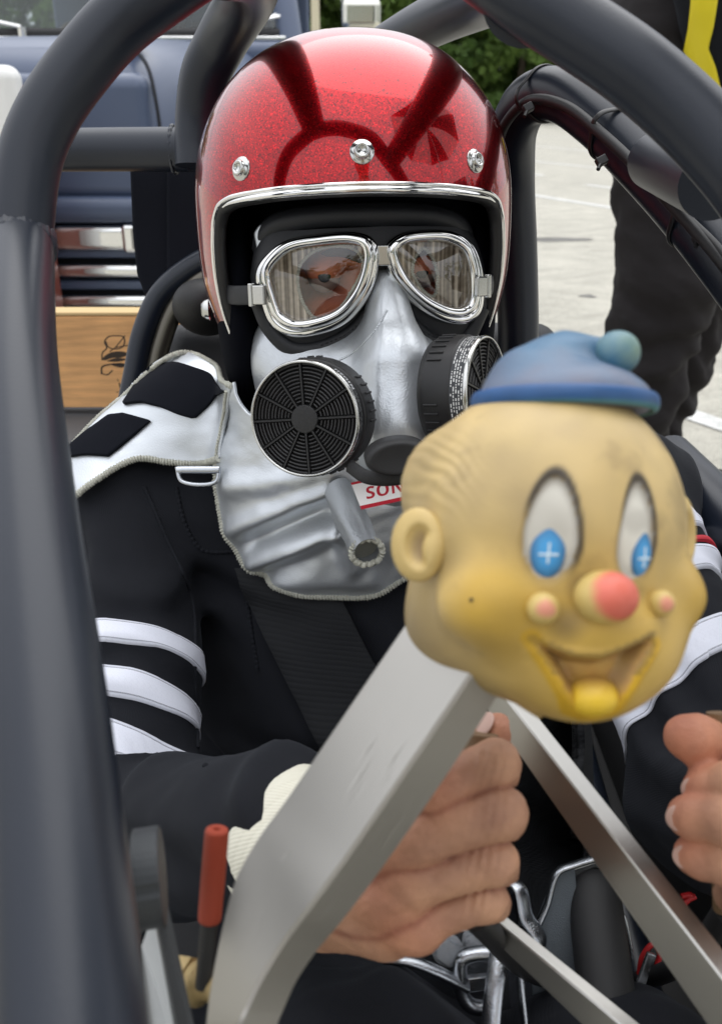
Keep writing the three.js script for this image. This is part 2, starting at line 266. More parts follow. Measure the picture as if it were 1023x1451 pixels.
// ---------- setting ----------
{
  const tAsph = dataTex(1024, (u, v) => { const s = rnd(), m = tileNoise(u, v, 9) * 14 + tileNoise(u, v, 30, 2) * 10; const c = 180 + m + (s - 0.5) * 66 + (rnd() > 0.92 ? 60 : 0) - (rnd() > 0.88 ? 70 : 0); return [c * 1.0, c * 0.985, c * 0.935]; }, true);
  const tAsphB = dataTex(512, () => grey(90 + 120 * rnd()));
  const mAsph = std({ color: rgb(0.92, 0.91, 0.88), map: rep(tAsph, 1 / 1.4), bumpMap: rep(tAsphB, 1 / 0.9), bumpScale: 0.004, roughness: 0.92, vertexColors: true });
  const n = 160, pos = [], uv = [], col = [], idx = [];
  const coord = (t) => Math.sign(t) * (Math.abs(t) * 14 + Math.pow(Math.abs(t), 5) * 290);
  for (let j = 0; j <= n; j++) for (let i = 0; i <= n; i++) {
    const x = coord(i / n * 2 - 1), z = coord(j / n * 2 - 1);
    pos.push(x, 0, z); uv.push(x, z);
    const c = 0.93 + 0.16 * fbm(x * 0.35, z * 0.35, 1) + 0.1 * fbm(x * 2.1, z * 2.1, 3, 2); col.push(c, c, c * 0.99);
  }
  for (let j = 0; j < n; j++) for (let i = 0; i < n; i++) { const a = j * (n + 1) + i, b = a + n + 1; idx.push(a, b, a + 1, a + 1, b, b + 1); }
  const g = geom(pos, idx, uv, col);
  solo('ground', g, mAsph, null, null, null, 'structure');
  // painted bay lines of the lot
  const mPaint = std({ color: rgb(0.74, 0.74, 0.71), roughness: 0.7, map: dataTex(256, (u, v) => { const w = 225 + 30 * tileNoise(u, v, 20) - (rnd() > 0.86 ? 60 * rnd() : 0); return grey(w); }, true), bumpMap: rep(tAsphB, 2), bumpScale: 0.002 });
  const hitG = (px, py) => { const p = Wd(px, py, 1).sub(camera.position); return camera.position.clone().addScaledVector(p, -1.05 / p.y); };
  const line = (a, b, wd) => { const d = b.clone().sub(a).normalize(), s = V(d.z, 0, -d.x).multiplyScalar(wd / 2), y = V(0, 0.004, 0); const q = [a.clone().add(s), a.clone().sub(s), b.clone().sub(s), b.clone().add(s)].map((v) => v.setY(0.004)); const o = [], uu = []; q.forEach((v) => { o.push(v.x, v.y, v.z); uu.push(v.x, v.z); }); return geom(o, [0, 2, 1, 0, 3, 2], uu); };
  const near = line(hitG(940, 575), hitG(1300, 700), 0.11);
  solo('road_marking', near, mPaint, null, null, null, 'structure');
  for (const [x0, y0, x1, y1, w] of [[700, 268, 1100, 332, 0.12], [690, 222, 1000, 254, 0.12], [740, 205, 960, 227, 0.12], [830, 262, 960, 278, 0.12], [700, 241, 770, 249, 0.12], [640, 187, 1000, 205, 0.12]]) solo('road_marking', line(hitG(x0, y0), hitG(x1, y1), w), mPaint, null, null, null, 'structure');
  // oil stains
  const mStain = std({ color: rgb(0.13, 0.125, 0.115), roughness: 0.75 });
  for (const [px, py, rx, rz] of [[796, 340, 0.34, 0.14], [832, 420, 0.06, 0.05], [770, 338, 0.1, 0.05]]) {
    const c = hitG(px, py), sh = []; for (let k = 0; k < 24; k++) { const a = k / 24 * 6.283, r = 0.75 + 0.5 * nz(Math.cos(a) * 1.7 + px, Math.sin(a) * 1.7, 2); sh.push(new THREE.Vector2(Math.cos(a) * rx * r, Math.sin(a) * rz * r)); }
    const gg = new THREE.ShapeGeometry(new THREE.Shape(sh)); gg.rotateX(-Math.PI / 2); gg.translate(c.x, 0.003, c.z);
    solo('ground_stain', gg, mStain, null, null, null, 'structure');
  }
}
{ // woods round the lot: one mass of leaf sprays on dark inner boughs, trunks inside
  const R = mulberry(77);
  const leaf = (() => { // a spray of seven small bent leaves
    const p = [], ix = []; for (let k = 0; k < 7; k++) { const a = k * 2.4, t = 0.4 + 0.6 * R(), u = V(Math.cos(a), 0.5 * (R() - 0.5), Math.sin(a)), s = V(-Math.sin(a), 0.7 * (R() - 0.5), Math.cos(a)).multiplyScalar(0.23), o = u.clone().multiplyScalar(0.25 * R()); const b = p.length / 3; const tip = o.clone().addScaledVector(u, t), mid = o.clone().addScaledVector(u, t * 0.5); for (const q of [o, mid.clone().add(s), tip, mid.clone().sub(s)]) p.push(q.x, q.y + (R() - 0.5) * 0.15, q.z); ix.push(b, b + 1, b + 2, b, b + 2, b + 3); }
    return geom(p, ix);
  })();
  const mLeaf = phy({ color: rgb(1, 1, 1), roughness: 0.75, transmission: 0.42, thickness: 0, specularIntensity: 0.4 });
  const trees = [];
  for (let i = 0; i < 30; i++) trees.push([-34 + i * 2.3 + R() * 1.2, -46 - R() * 3 - (i % 3) * 2.5, 7.5 + R() * 4.5, 2.5 + R() * 1.0]);
  for (let i = 0; i < 26; i++) trees.push([-30 + i * 2.4 + R(), 40 + R() * 5, 7 + R() * 5, 2.3 + R()]);
  for (let i = 0; i < 16; i++) trees.push([44 + R() * 4, -34 + i * 4.4, 7 + R() * 4, 2.6 + R()]);
  const mats = [], cols = [], m4 = new THREE.Matrix4(), q = new THREE.Quaternion(), e = new THREE.Euler();
  const trunks = [];
  for (const [x, z, h, r] of trees) {
    const front = z < 0 && Math.abs(x) < 30, clumps = [], nC = front ? 120 : 22; const hue = R();
    for (let k = 0; k < nC; k++) { const y = (0.02 + 0.98 * R()) * h, w = r * Math.sqrt(Math.max(0.08, 1 - Math.pow((y / h - 0.35) / 0.68, 2))), a = R() * 6.283, d = w * (0.45 + 0.6 * R()); clumps.push([x + Math.cos(a) * d, y, z + Math.sin(a) * d, 0.55 + 0.5 * R(), R()]); }
    for (const [cx, cy, cz, cr, tone] of clumps) for (let k = 0; k < (front ? 66 : 26); k++) {
      const u = R() * 2 - 1, a = R() * 6.283, s = Math.sqrt(1 - u * u), rr = cr * (0.65 + 0.45 * R());
      e.set(R() * 6.28, R() * 6.28, R() * 6.28); q.setFromEuler(e); const sc = (front ? 0.24 : 0.42) * (0.7 + 0.7 * R());
      const yy = Math.max(0.1, cy + u * rr * 0.7); mats.push(m4.compose(V(cx + Math.cos(a) * s * rr, yy, cz + Math.sin(a) * s * rr), q, V(sc, sc, sc)).clone());
      const l = 0.75 + 0.35 * tone + 0.3 * R(), y = hue * 0.5 + tone * 0.5; cols.push([0.085 * l + 0.06 * y, 0.17 * l + 0.03 * y, 0.036 * l]);
    }
    trunks.push(sweep([V(x, -0.1, z), V(x + 0.2 * (R() - 0.5), h * 0.4, z), V(x + 0.6 * (R() - 0.5), h * 0.85, z)], [0.2, 0.14, 0.03], { seg: 7, n: 6 }));
  }
  const im = new THREE.InstancedMesh(leaf, mLeaf, mats.length); mats.forEach((m, i) => { im.setMatrixAt(i, m); im.setColorAt(i, new THREE.Color().setRGB(...cols[i])); });
  im.name = 'woodland_foliage'; im.castShadow = im.receiveShadow = true; scene.add(im); tag(im, 'dense green woodland along the far edge of the lot', 'woodland', null, 'stuff');
  solo('woodland_trunks', merge(trunks), std({ color: rgb(0.07, 0.055, 0.04), roughness: 0.95 }), 'brown trunks inside the woodland at the far edge of the lot', 'trunks', null, 'stuff');
}
{ // vintage blue truck, front towards the camera. local: x across, y up, z forward of the grille
  const mBlue = phy({ color: rgb(0.060, 0.084, 0.145), roughness: 0.42, clearcoat: 0.35, clearcoatRoughness: 0.3, bumpMap: rep(tGrain, 3), bumpScale: 0.0001 });
  const mDark = std({ color: rgb(0.012, 0.014, 0.02), roughness: 0.8 });
  const mGlass = phy({ color: rgb(0.75, 0.8, 0.8), transmission: 1, thickness: 0, roughness: 0.02, ior: 1.5 });
  const root = thing('vintage_truck', 'dark blue vintage truck with chrome grille bars parked behind the race car', 'truck', V(-1.0, 0, -2.95));
  const LM = new THREE.Matrix4().makeTranslation(-1.0, 0, -2.95);
  const add = (n, g, m, p = root) => part(p, n, g, m, LM);
  const rbox = (w, h, d, r, x, y, z) => new RoundedBoxGeometry(w, h, d, 4, r).translate(x, y, z);
  // hood: rounded cross-sections from cowl to nose
  const secs = [[-1.45, 0.68, 1.275], [-1.0, 0.60, 1.262], [-0.5, 0.50, 1.245], [-0.2, 0.43, 1.225], [-0.06, 0.40, 1.19], [0.0, 0.375, 1.12], [0.02, 0.36, 1.02]];
  const pos = [], uv = [], idx = [], K = 28;
  for (const [z, w, top] of secs) for (let k = 0; k <= K; k++) { const a = k / K * Math.PI, c = Math.cos(a), s = Math.sin(a), p = 0.42; const x = Math.sign(c) * Math.pow(Math.abs(c), p) * w, y = 0.74 + Math.pow(s, p) * (top - 0.74); pos.push(x, y, z); uv.push(x, z); }
  for (let i = 0; i < secs.length - 1; i++) for (let k = 0; k < K; k++) { const a = i * (K + 1) + k, b = a + K + 1; idx.push(a, a + 1, b, a + 1, b + 1, b); }
  add('hood', geom(pos, idx, uv), mBlue);
  add('nose_panel', merge([rbox(0.74, 0.36, 0.10, 0.045, 0, 0.94, -0.015), rbox(0.78, 0.08, 0.16, 0.035, 0, 0.735, -0.01)]), mBlue);
  add('hood_seam', sweep([V(0.395, 0.80, 0.01), V(0.385, 1.05, 0.018), V(0.36, 1.14, -0.02), V(0.3, 1.2, -0.08)], 0.006, { n: 30 }), mDark);
  for (const s of [-1, 1]) { // fenders
    add('fender', merge([rbox(0.52, 0.52, 1.5, 0.2, s * 0.66, 0.72, -0.75), rbox(0.36, 0.30, 0.5, 0.13, s * 0.6, 0.72, -0.12)]), mBlue);
    add('headlight', ringLathe([[0, 0], [0.05, 0.012], [0.075, 0.004], [0.09, 0.0], [0.092, -0.03], [0.06, -0.09], [0, -0.1]], V(s * 0.62, 0.84, 0.15), V(0, 0, 1)), MT.chrome);
    add('wheel', merge([new THREE.TorusGeometry(0.29, 0.09, 14, 36).rotateY(Math.PI / 2).translate(s * 0.72, 0.36, -0.45), cyl(V(s * 0.66, 0.36, -0.45), V(s * 0.78, 0.36, -0.45), 0.24)]), MT.rubber);
    // pillars
    add('pillar', sweep([V(s * 0.70, 1.24, -1.38), V(s * 0.665, 1.46, -1.47), V(s * 0.62, 1.68, -1.58)], 0.055, { n: 20 }), mBlue);
    add('door', rbox(0.05, 0.72, 1.0, 0.02, s * 0.74, 0.92, -1.95), mBlue);
    add('wiper', merge([cyl(V(s * 0.44, 1.292, -1.34), V(s * 0.44, 1.325, -1.33), 0.022, 0.016), sweep([V(s * 0.44, 1.325, -1.33), V(s * 0.54, 1.345, -1.355), V(s * 0.69, 1.375, -1.40)], 0.008, { n: 14 }), sweep([V(s * 0.45, 1.32, -1.36), V(s * 0.72, 1.40, -1.42)], 0.006, { n: 6 })]), MT.chrome);
  }
  add('cowl', merge([rbox(1.46, 0.1, 0.5, 0.045, 0, 1.22, -1.5), rbox(1.46, 0.5, 0.2, 0.05, 0, 0.95, -1.55)]), mBlue);
  add('cowl_trim', merge([rbox(1.36, 0.018, 0.022, 0.006, 0, 1.283, -1.35), rbox(0.05, 0.035, 0.13, 0.012, 0.33, 1.225, -0.12)]), MT.chrome);
  add('windscreen', rbox(1.30, 0.44, 0.008, 0.002, 0, 0, 0).rotateX(-0.42).translate(0, 1.475, -1.50), mGlass);
  add('windscreen_frame', merge([rbox(1.38, 0.05, 0.05, 0.02, 0, 1.30, -1.39), rbox(0.03, 0.42, 0.03, 0.008, 0, 0, 0).rotateX(-0.42).translate(0, 1.475, -1.49)]), MT.rubber);
  add('roof', rbox(1.42, 0.14, 1.25, 0.065, 0, 1.71, -2.15), mBlue);
  add('cab_back', rbox(1.42, 0.9, 0.06, 0.02, 0, 1.15, -2.72), mBlue);
  add('dashboard', rbox(1.3, 0.2, 0.25, 0.06, 0, 1.24, -1.72), mDark);
  add('seat', merge([rbox(1.25, 0.55, 0.18, 0.07, 0, 1.15, -2.5), rbox(1.25, 0.18, 0.5, 0.07, 0, 0.86, -2.3)]), std({ color: rgb(0.10, 0.07, 0.05), roughness: 0.8 }));
  add('steering_wheel', new THREE.TorusGeometry(0.2, 0.014, 10, 40).rotateX(-0.5).translate(0.36, 1.36, -1.95), mDark);
  add('grille_back', rbox(0.80, 0.42, 0.06, 0.02, 0, 0.49, -0.05), mDark);
  for (const [y, h, w] of [[0.650, 0.078, 0.60], [0.548, 0.04, 0.64], [0.452, 0.036, 0.68]]) { const b = add('grille_bar', merge([new RoundedBoxGeometry(w, h, 0.05, 4, Math.min(h, 0.05) * 0.42).translate(0, y, 0.03), ...(h > 0.06 ? [-1, 1].map((s) => new RoundedBoxGeometry(0.045, h * 1.12, 0.06, 3, 0.014).translate(s * (w / 2 - 0.03), y, 0.032)) : [])]), MT.chrome); }
  for (const y of [0.60, 0.50]) add('grille_bar', new RoundedBoxGeometry(0.62, 0.03, 0.04, 3, 0.012).translate(0, y, 0.01), mBlue, root).userData.label = 'blue painted grille bar';
  add('bumper', new RoundedBoxGeometry(1.5, 0.13, 0.07, 4, 0.03).translate(0, 0.27, 0.13), MT.chrome);
  // side mirror on its arm
  const mir = add('side_mirror', merge([new RoundedBoxGeometry(0.165, 0.125, 0.07, 5, 0.034).translate(1.0, 1.37, -1.30)]), std({ color: rgb(0.80, 0.79, 0.70), metalness: 1, roughness: 0.16 }));
  part(mir, 'mirror_arm', sweep([V(1.0, 1.31, -1.30), V(0.96, 1.2, -1.34), V(0.76, 1.12, -1.5)], 0.012, { n: 20 }), MT.chrome, LM);
}
{ // white rounded panel with a red edge, left of the truck's nose
  const p = Wd(22, 140, 2.45), b = V(p.x, 0, p.z);
  const root = thing('wheeled_cabinet', 'white rounded cabinet with red side beside the blue truck', 'cabinet', b);
  const LM = new THREE.Matrix4().makeTranslation(b.x, 0, b.z);
  part(root, 'body', new RoundedBoxGeometry(0.34, 0.98, 0.3, 5, 0.05).translate(-0.17, 0.60, -0.05), phy({ color: rgb(0.19, 0.05, 0.035), roughness: 0.4 }), LM);
  part(root, 'front_panel', new RoundedBoxGeometry(0.10, 1.02, 0.10, 5, 0.035).translate(0.0, 0.62, 0.09), MT.white, LM);
  for (const s of [-1, 1]) part(root, 'foot', cyl(V(-0.12 + s * 0.12, 0, 0), V(-0.12 + s * 0.12, 0.12, 0), 0.035), MT.rubber, LM);
}
{ // lamp pole by the woods
  const p = Wd(447, 30, 24), root = thing('lamp_pole', 'pale slender pole standing before the woodland behind the truck', 'pole', V(p.x, 0, p.z)), LM = new THREE.Matrix4().makeTranslation(p.x, 0, p.z), m = std({ color: rgb(0.55, 0.50, 0.36), roughness: 0.7 });
  part(root, 'shaft', cyl(V(0, 0, 0), V(0, 7, 0), 0.13, 0.09), m, LM); part(root, 'base', new RoundedBoxGeometry(0.5, 0.35, 0.5, 3, 0.05).translate(0, 0.175, 0), MT.white, LM); part(root, 'lamp_head', new RoundedBoxGeometry(0.8, 0.12, 0.25, 3, 0.04).translate(0.35, 7.0, 0), m, LM);
}
{ // umbrella on a stand beside the camera: the helmet mirrors it
  const c = V(1.30, 0, -0.06), root = thing('standing_umbrella', 'open dark umbrella with pale alternate panels mirrored in the red helmet', 'umbrella', c), LM = new THREE.Matrix4().makeTranslation(c.x, 0, c.z);
  const mk = (k) => { const pos = [], ix = []; const n = 8; for (let j = 0; j <= n; j++) for (let i = 0; i <= 8; i++) { const v = j / n, a = (k + i / 8) / 8 * 6.283, sag = 1 - 0.10 * v * Math.sin(i / 8 * Math.PI), r = 0.85 * v * sag; pos.push(Math.cos(a) * r, 2.36 - 0.34 * v * v, Math.sin(a) * r); } for (let j = 0; j < n; j++) for (let i = 0; i < 8; i++) { const q = j * 9 + i; ix.push(q, q + 1, q + 9, q + 1, q + 10, q + 9); } return geom(pos, ix); };
  const tilt = new THREE.Matrix4().makeTranslation(c.x, 2.0, c.z).multiply(new THREE.Matrix4().makeRotationZ(-0.12)).multiply(new THREE.Matrix4().makeTranslation(0, -2.0, 0));
  for (let k = 0; k < 8; k++) part(root, 'panel', mk(k), k % 2 ? phy({ color: rgb(0.75, 0.75, 0.75), roughness: 0.9, transmission: 0.5, thickness: 0 }) : std({ color: rgb(0.02, 0.02, 0.025), roughness: 0.8 }), tilt);
  part(root, 'pole', cyl(V(0, 0.05, 0), V(0, 2.36, 0), 0.014), MT.steel, LM); part(root, 'base', ringLathe([[0, 0.07], [0.05, 0.07], [0.22, 0.02], [0.22, 0], [0, 0]], V(0, 0, 0), V(0, 1, 0)), MT.rubber, LM);
}
// ---------- bystander at the edge of the frame ----------
{
  const z0 = -2.05, on = (px, py, z = z0) => { const r = Wd(px, py, 1).sub(camera.position); return camera.position.clone().addScaledVector(r, z / r.z); };
  const hip = on(945, 60), k1 = on(943, 400), a1 = on(884, 655), hip2 = hip.clone().add(V(0.17, 0.0, -0.12)), k2 = on(1000, 380, -2.32), a2 = on(905, 640, -2.36);
  a2.y = 0.11;
  a1.y = 0.11; a1.z = -2.1;
  const pel = V((hip.x + hip2.x) / 2, hip.y + 0.06, (hip.z + hip2.z) / 2), chest = pel.clone().add(V(0, 0.38, 0.02)), neck = chest.clone().add(V(0, 0.2, 0)), head = neck.clone().add(V(-0.02, 0.2, 0.04));
  const sh1 = chest.clone().add(V(-0.17, 0.13, 0.08)), sh2 = chest.clone().add(V(0.2, 0.13, -0.08));
  const hand = on(1032, 132, -1.93), el1 = V(sh1.x - 0.06, 1.2, sh1.z + 0.12); el1.copy(on(985, -150, -1.86));
  const wr = hand.clone().add(V(-0.02, 0.05, 0)), el2 = sh2.clone().add(V(0.1, -0.28, -0.02)), wr2 = el2.clone().add(V(-0.05, -0.22, 0.12));
  const root = thing('person', 'bystander in black racing trousers and jacket with a yellow sleeve stripe beside the car', 'person', V(pel.x, 0, pel.z));
  const bodyF = (x, y, z) => {
    let d = smin(cap(x, y, z, hip, k1, 0.075, 0.055), cap(x, y, z, k1, a1, 0.055, 0.035), 0.03);
    d = smin(d, smin(cap(x, y, z, hip2, k2, 0.075, 0.055), cap(x, y, z, k2, a2, 0.055, 0.035), 0.03), 0.03);
    d = smin(d, ell(x, y, z, pel, 0.16, 0.15, 0.11), 0.05); d = smin(d, ell(x, y, z, chest, 0.17, 0.27, 0.11), 0.06);
    d = smin(d, cap(x, y, z, neck, head, 0.05, 0.05), 0.03); d = smin(d, ell(x, y, z, V(head.x, head.y + 0.03, head.z), 0.075, 0.11, 0.095), 0.02); d = smin(d, sph(x, y, z, V(head.x - 0.01, head.y, head.z + 0.1), 0.014), 0.02);
    for (const [s, e, w] of [[sh1, el1, wr], [sh2, el2, wr2]]) { d = smin(d, cap(x, y, z, s, e, 0.045, 0.036), 0.03); d = smin(d, cap(x, y, z, e, w, 0.036, 0.026), 0.02); }
    for (const w of [hand, wr2.clone().add(V(-0.02, -0.07, 0.02))]) { d = smin(d, ell(x, y, z, w, 0.03, 0.045, 0.022), 0.02); for (let k = 0; k < 4; k++) d = smin(d, cap(x, y, z, V(w.x - 0.025 + k * 0.016, w.y - 0.03, w.z), V(w.x - 0.035 + k * 0.018, w.y - 0.085, w.z + 0.02), 0.009, 0.007), 0.006); d = smin(d, cap(x, y, z, V(w.x - 0.02, w.y + 0.02, w.z + 0.01), V(w.x - 0.05, w.y - 0.04, w.z + 0.04), 0.011, 0.008), 0.008); }
    return d;
  };
  const pts = [hip, k1, a1, hip2, k2, a2, head.clone().add(V(0, 0.17, 0)), el1, hand, el2, wr2, V(pel.x, 0.02, pel.z)];
  const [lo, hi] = boxOf(pts, 0.14);
  part(root, 'body', nets(bodyF, lo, hi, 0.014, () => [0.46, 0.27, 0.20]), MT.skin, ID);
  const fold = (x, y, z) => 0.018 * fbm(x * 7, y * 13 + x * 5, z * 7, 3) + 0.009 * Math.sin(y * 52 + 7 * nz(x * 7, y * 3, z * 7) + x * 16) * (0.4 + 0.6 * sstep(0.75, 0.3, y));
  const legs = (x, y, z) => {
    let d = smin(cap(x, y, z, hip, k1, 0.125, 0.105), cap(x, y, z, k1, a1, 0.108, 0.088), 0.05);
    d = smin(d, smin(cap(x, y, z, hip2, k2, 0.12, 0.105), cap(x, y, z, k2, a2, 0.105, 0.088), 0.05), 0.02);
    d = smin(d, ell(x, y, z, pel, 0.2, 0.17, 0.15), 0.05);
    return smax(d + fold(x, y, z), 0.06 - y, 0.01);
  };
  const mTr = phy({ color: rgb(0.016, 0.0138, 0.0145), roughness: 0.85, specularIntensity: 0.5, bumpMap: rep(tCloth, 30, 30), bumpScale: 0.0004 });
  part(root, 'trousers', nets(legs, V(lo.x, 0.03, lo.z), V(hi.x, pel.y + 0.2, hi.z), 0.010), mTr, ID);
  const jac = (x, y, z) => {
    let d = smin(ell(x, y, z, chest, 0.23, 0.40, 0.17), cap(x, y, z, chest, neck, 0.1, 0.075), 0.06);
    d = smin(d, cap(x, y, z, sh1, el1, 0.082, 0.07), 0.05); d = smin(d, cap(x, y, z, el1, wr, 0.07, 0.06), 0.03);
    d = smin(d, cap(x, y, z, sh2, el2, 0.08, 0.068), 0.05); d = smin(d, cap(x, y, z, el2, wr2, 0.066, 0.055), 0.03);
    return d + 0.008 * fbm(x * 8, y * 12, z * 8, 3);
  };
  part(root, 'jacket', nets(jac, V(lo.x, hand.y - 0.02, lo.z), V(hi.x + 0.05, neck.y + 0.04, hi.z), 0.011), MT.suit, ID);
  // yellow sleeve stripe draped on the sleeve's outer side
  const camS = (x, y, z) => { const v = V(x, y, z).applyMatrix4(M); return jac(v.x, v.y, v.z); };
  const B = between([[974, -60], [980, 0], [976, 40], [970, 75], [978, 100], [996, 130]], [[1016, -60], [1016, 0], [1010, 40], [1003, 68], [1014, 96], [1022, 132]]);
  part(root, 'yellow_stripe', sheet(24, 8, (u, v) => { const [px, py] = B(u, v); const p = meet(camS, px, py, 1.2, 3); return p.addScaledVector(grad(camS, p, 0.006), 0.004); }, 0.004), phy({ color: rgb(0.80, 0.66, 0.02), roughness: 0.55 }), M);
  for (const a of [a1, a2]) part(root, 'shoe', merge([new RoundedBoxGeometry(0.1, 0.09, 0.28, 5, 0.04).translate(a.x, 0.055, a.z + 0.07), new RoundedBoxGeometry(0.105, 0.025, 0.29, 3, 0.012).translate(a.x, 0.0125, a.z + 0.07)]), MT.leather, ID);
  part(root, 'hair', (() => { const h = V(head.x, head.y + 0.05, head.z - 0.012); return nets((x, y, z) => smax(ell(x, y, z, h, 0.085, 0.105, 0.1), -(y - head.y - 0.03 + (z - head.z) * -0.6), 0.01), h.clone().subScalar(0.13), h.clone().addScalar(0.13), 0.012); })(), std({ color: rgb(0.05, 0.035, 0.025), roughness: 0.8 }), ID);
}
// ---------- photographer behind the camera, whom the chrome and the helmet mirror ----------
{
  const root = thing('person', 'photographer in cream clothes standing under the umbrella mirrored in the helmet', 'person', V(0.16, 0, 0.55)), o = root.position;
  const q = (x, y, z) => V(o.x + x, y, o.z + z), nk = q(0, 1.42, 0), hd = q(-0.02, 1.62, -0.03), ch = q(0, 1.2, 0), pv = q(0, 0.93, 0);
  const f = (x, y, z, e) => { let d = smin(ell(x, y, z, ch, 0.17 + e, 0.27, 0.12 + e), ell(x, y, z, pv, 0.16 + e, 0.15, 0.12 + e), 0.06);
    for (const s of [-1, 1]) { const hp = q(s * 0.09, 0.9, 0), kn = q(s * 0.11, 0.5, -0.03), an = q(s * 0.13, 0.07, 0.02), sh = q(s * 0.19, 1.36, 0), el = q(s * 0.27, 1.1, -0.08); d = smin(d, cap(x, y, z, hp, kn, 0.085 + e, 0.06 + e), 0.05); d = smin(d, cap(x, y, z, kn, an, 0.06 + e, 0.045 + e), 0.03); d = smin(d, cap(x, y, z, sh, el, 0.05 + e, 0.042 + e), 0.04); d = smin(d, cap(x, y, z, el, q(s * 0.12 - 0.06, 1.12, -0.36), 0.042 + e, 0.03 + e), 0.02); } return d; };
  const skinF = (x, y, z) => { let d = smin(cap(x, y, z, nk, hd, 0.055, 0.05), ell(x, y, z, hd, 0.075, 0.11, 0.092), 0.02); d = smin(d, f(x, y, z, -0.012), 0.02); d = smin(d, sph(x, y, z, q(-0.02, 1.6, -0.13), 0.014), 0.015); for (const s of [-1, 1]) { const w = q(s * 0.12 - 0.06, 1.12, -0.39); d = smin(d, ell(x, y, z, w, 0.03, 0.04, 0.04), 0.015); for (let k = 0; k < 4; k++) d = smin(d, cap(x, y, z, V(w.x, w.y + 0.03 - k * 0.018, w.z - 0.02), V(w.x - s * 0.04, w.y + 0.03 - k * 0.018, w.z - 0.05), 0.008, 0.007), 0.005); } return d; };
  part(root, 'body', nets(skinF, q(-0.4, 0, -0.5), q(0.4, 1.8, 0.2), 0.016, () => [0.46, 0.28, 0.2]), MT.skin, ID);
  part(root, 'clothes', nets((x, y, z) => smax(smax(f(x, y, z, 0.01), y - 1.47, 0.01), -0.34 - z + o.z - 0.0, 0.005) + 0.012 * fbm(x * 16, y * 2.5, z * 16, 3), q(-0.4, 0.05, -0.5), q(0.4, 1.5, 0.25), 0.018), std({ color: rgb(0.55, 0.50, 0.41), roughness: 0.9 }), ID);
  part(root, 'hair', nets((x, y, z) => smax(ell(x, y, z, V(hd.x, hd.y + 0.03, hd.z + 0.015), 0.085, 0.105, 0.1), -(y - hd.y - 0.02 + (z - hd.z) * 0.6), 0.01), q(-0.2, 1.5, -0.2), q(0.2, 1.8, 0.2), 0.015), std({ color: rgb(0.04, 0.03, 0.02), roughness: 0.8 }), ID);
  for (const s of [-1, 1]) part(root, 'shoe', new RoundedBoxGeometry(0.1, 0.09, 0.28, 4, 0.04).translate(o.x + s * 0.13, 0.045, o.z - 0.05), MT.leather, ID);
}
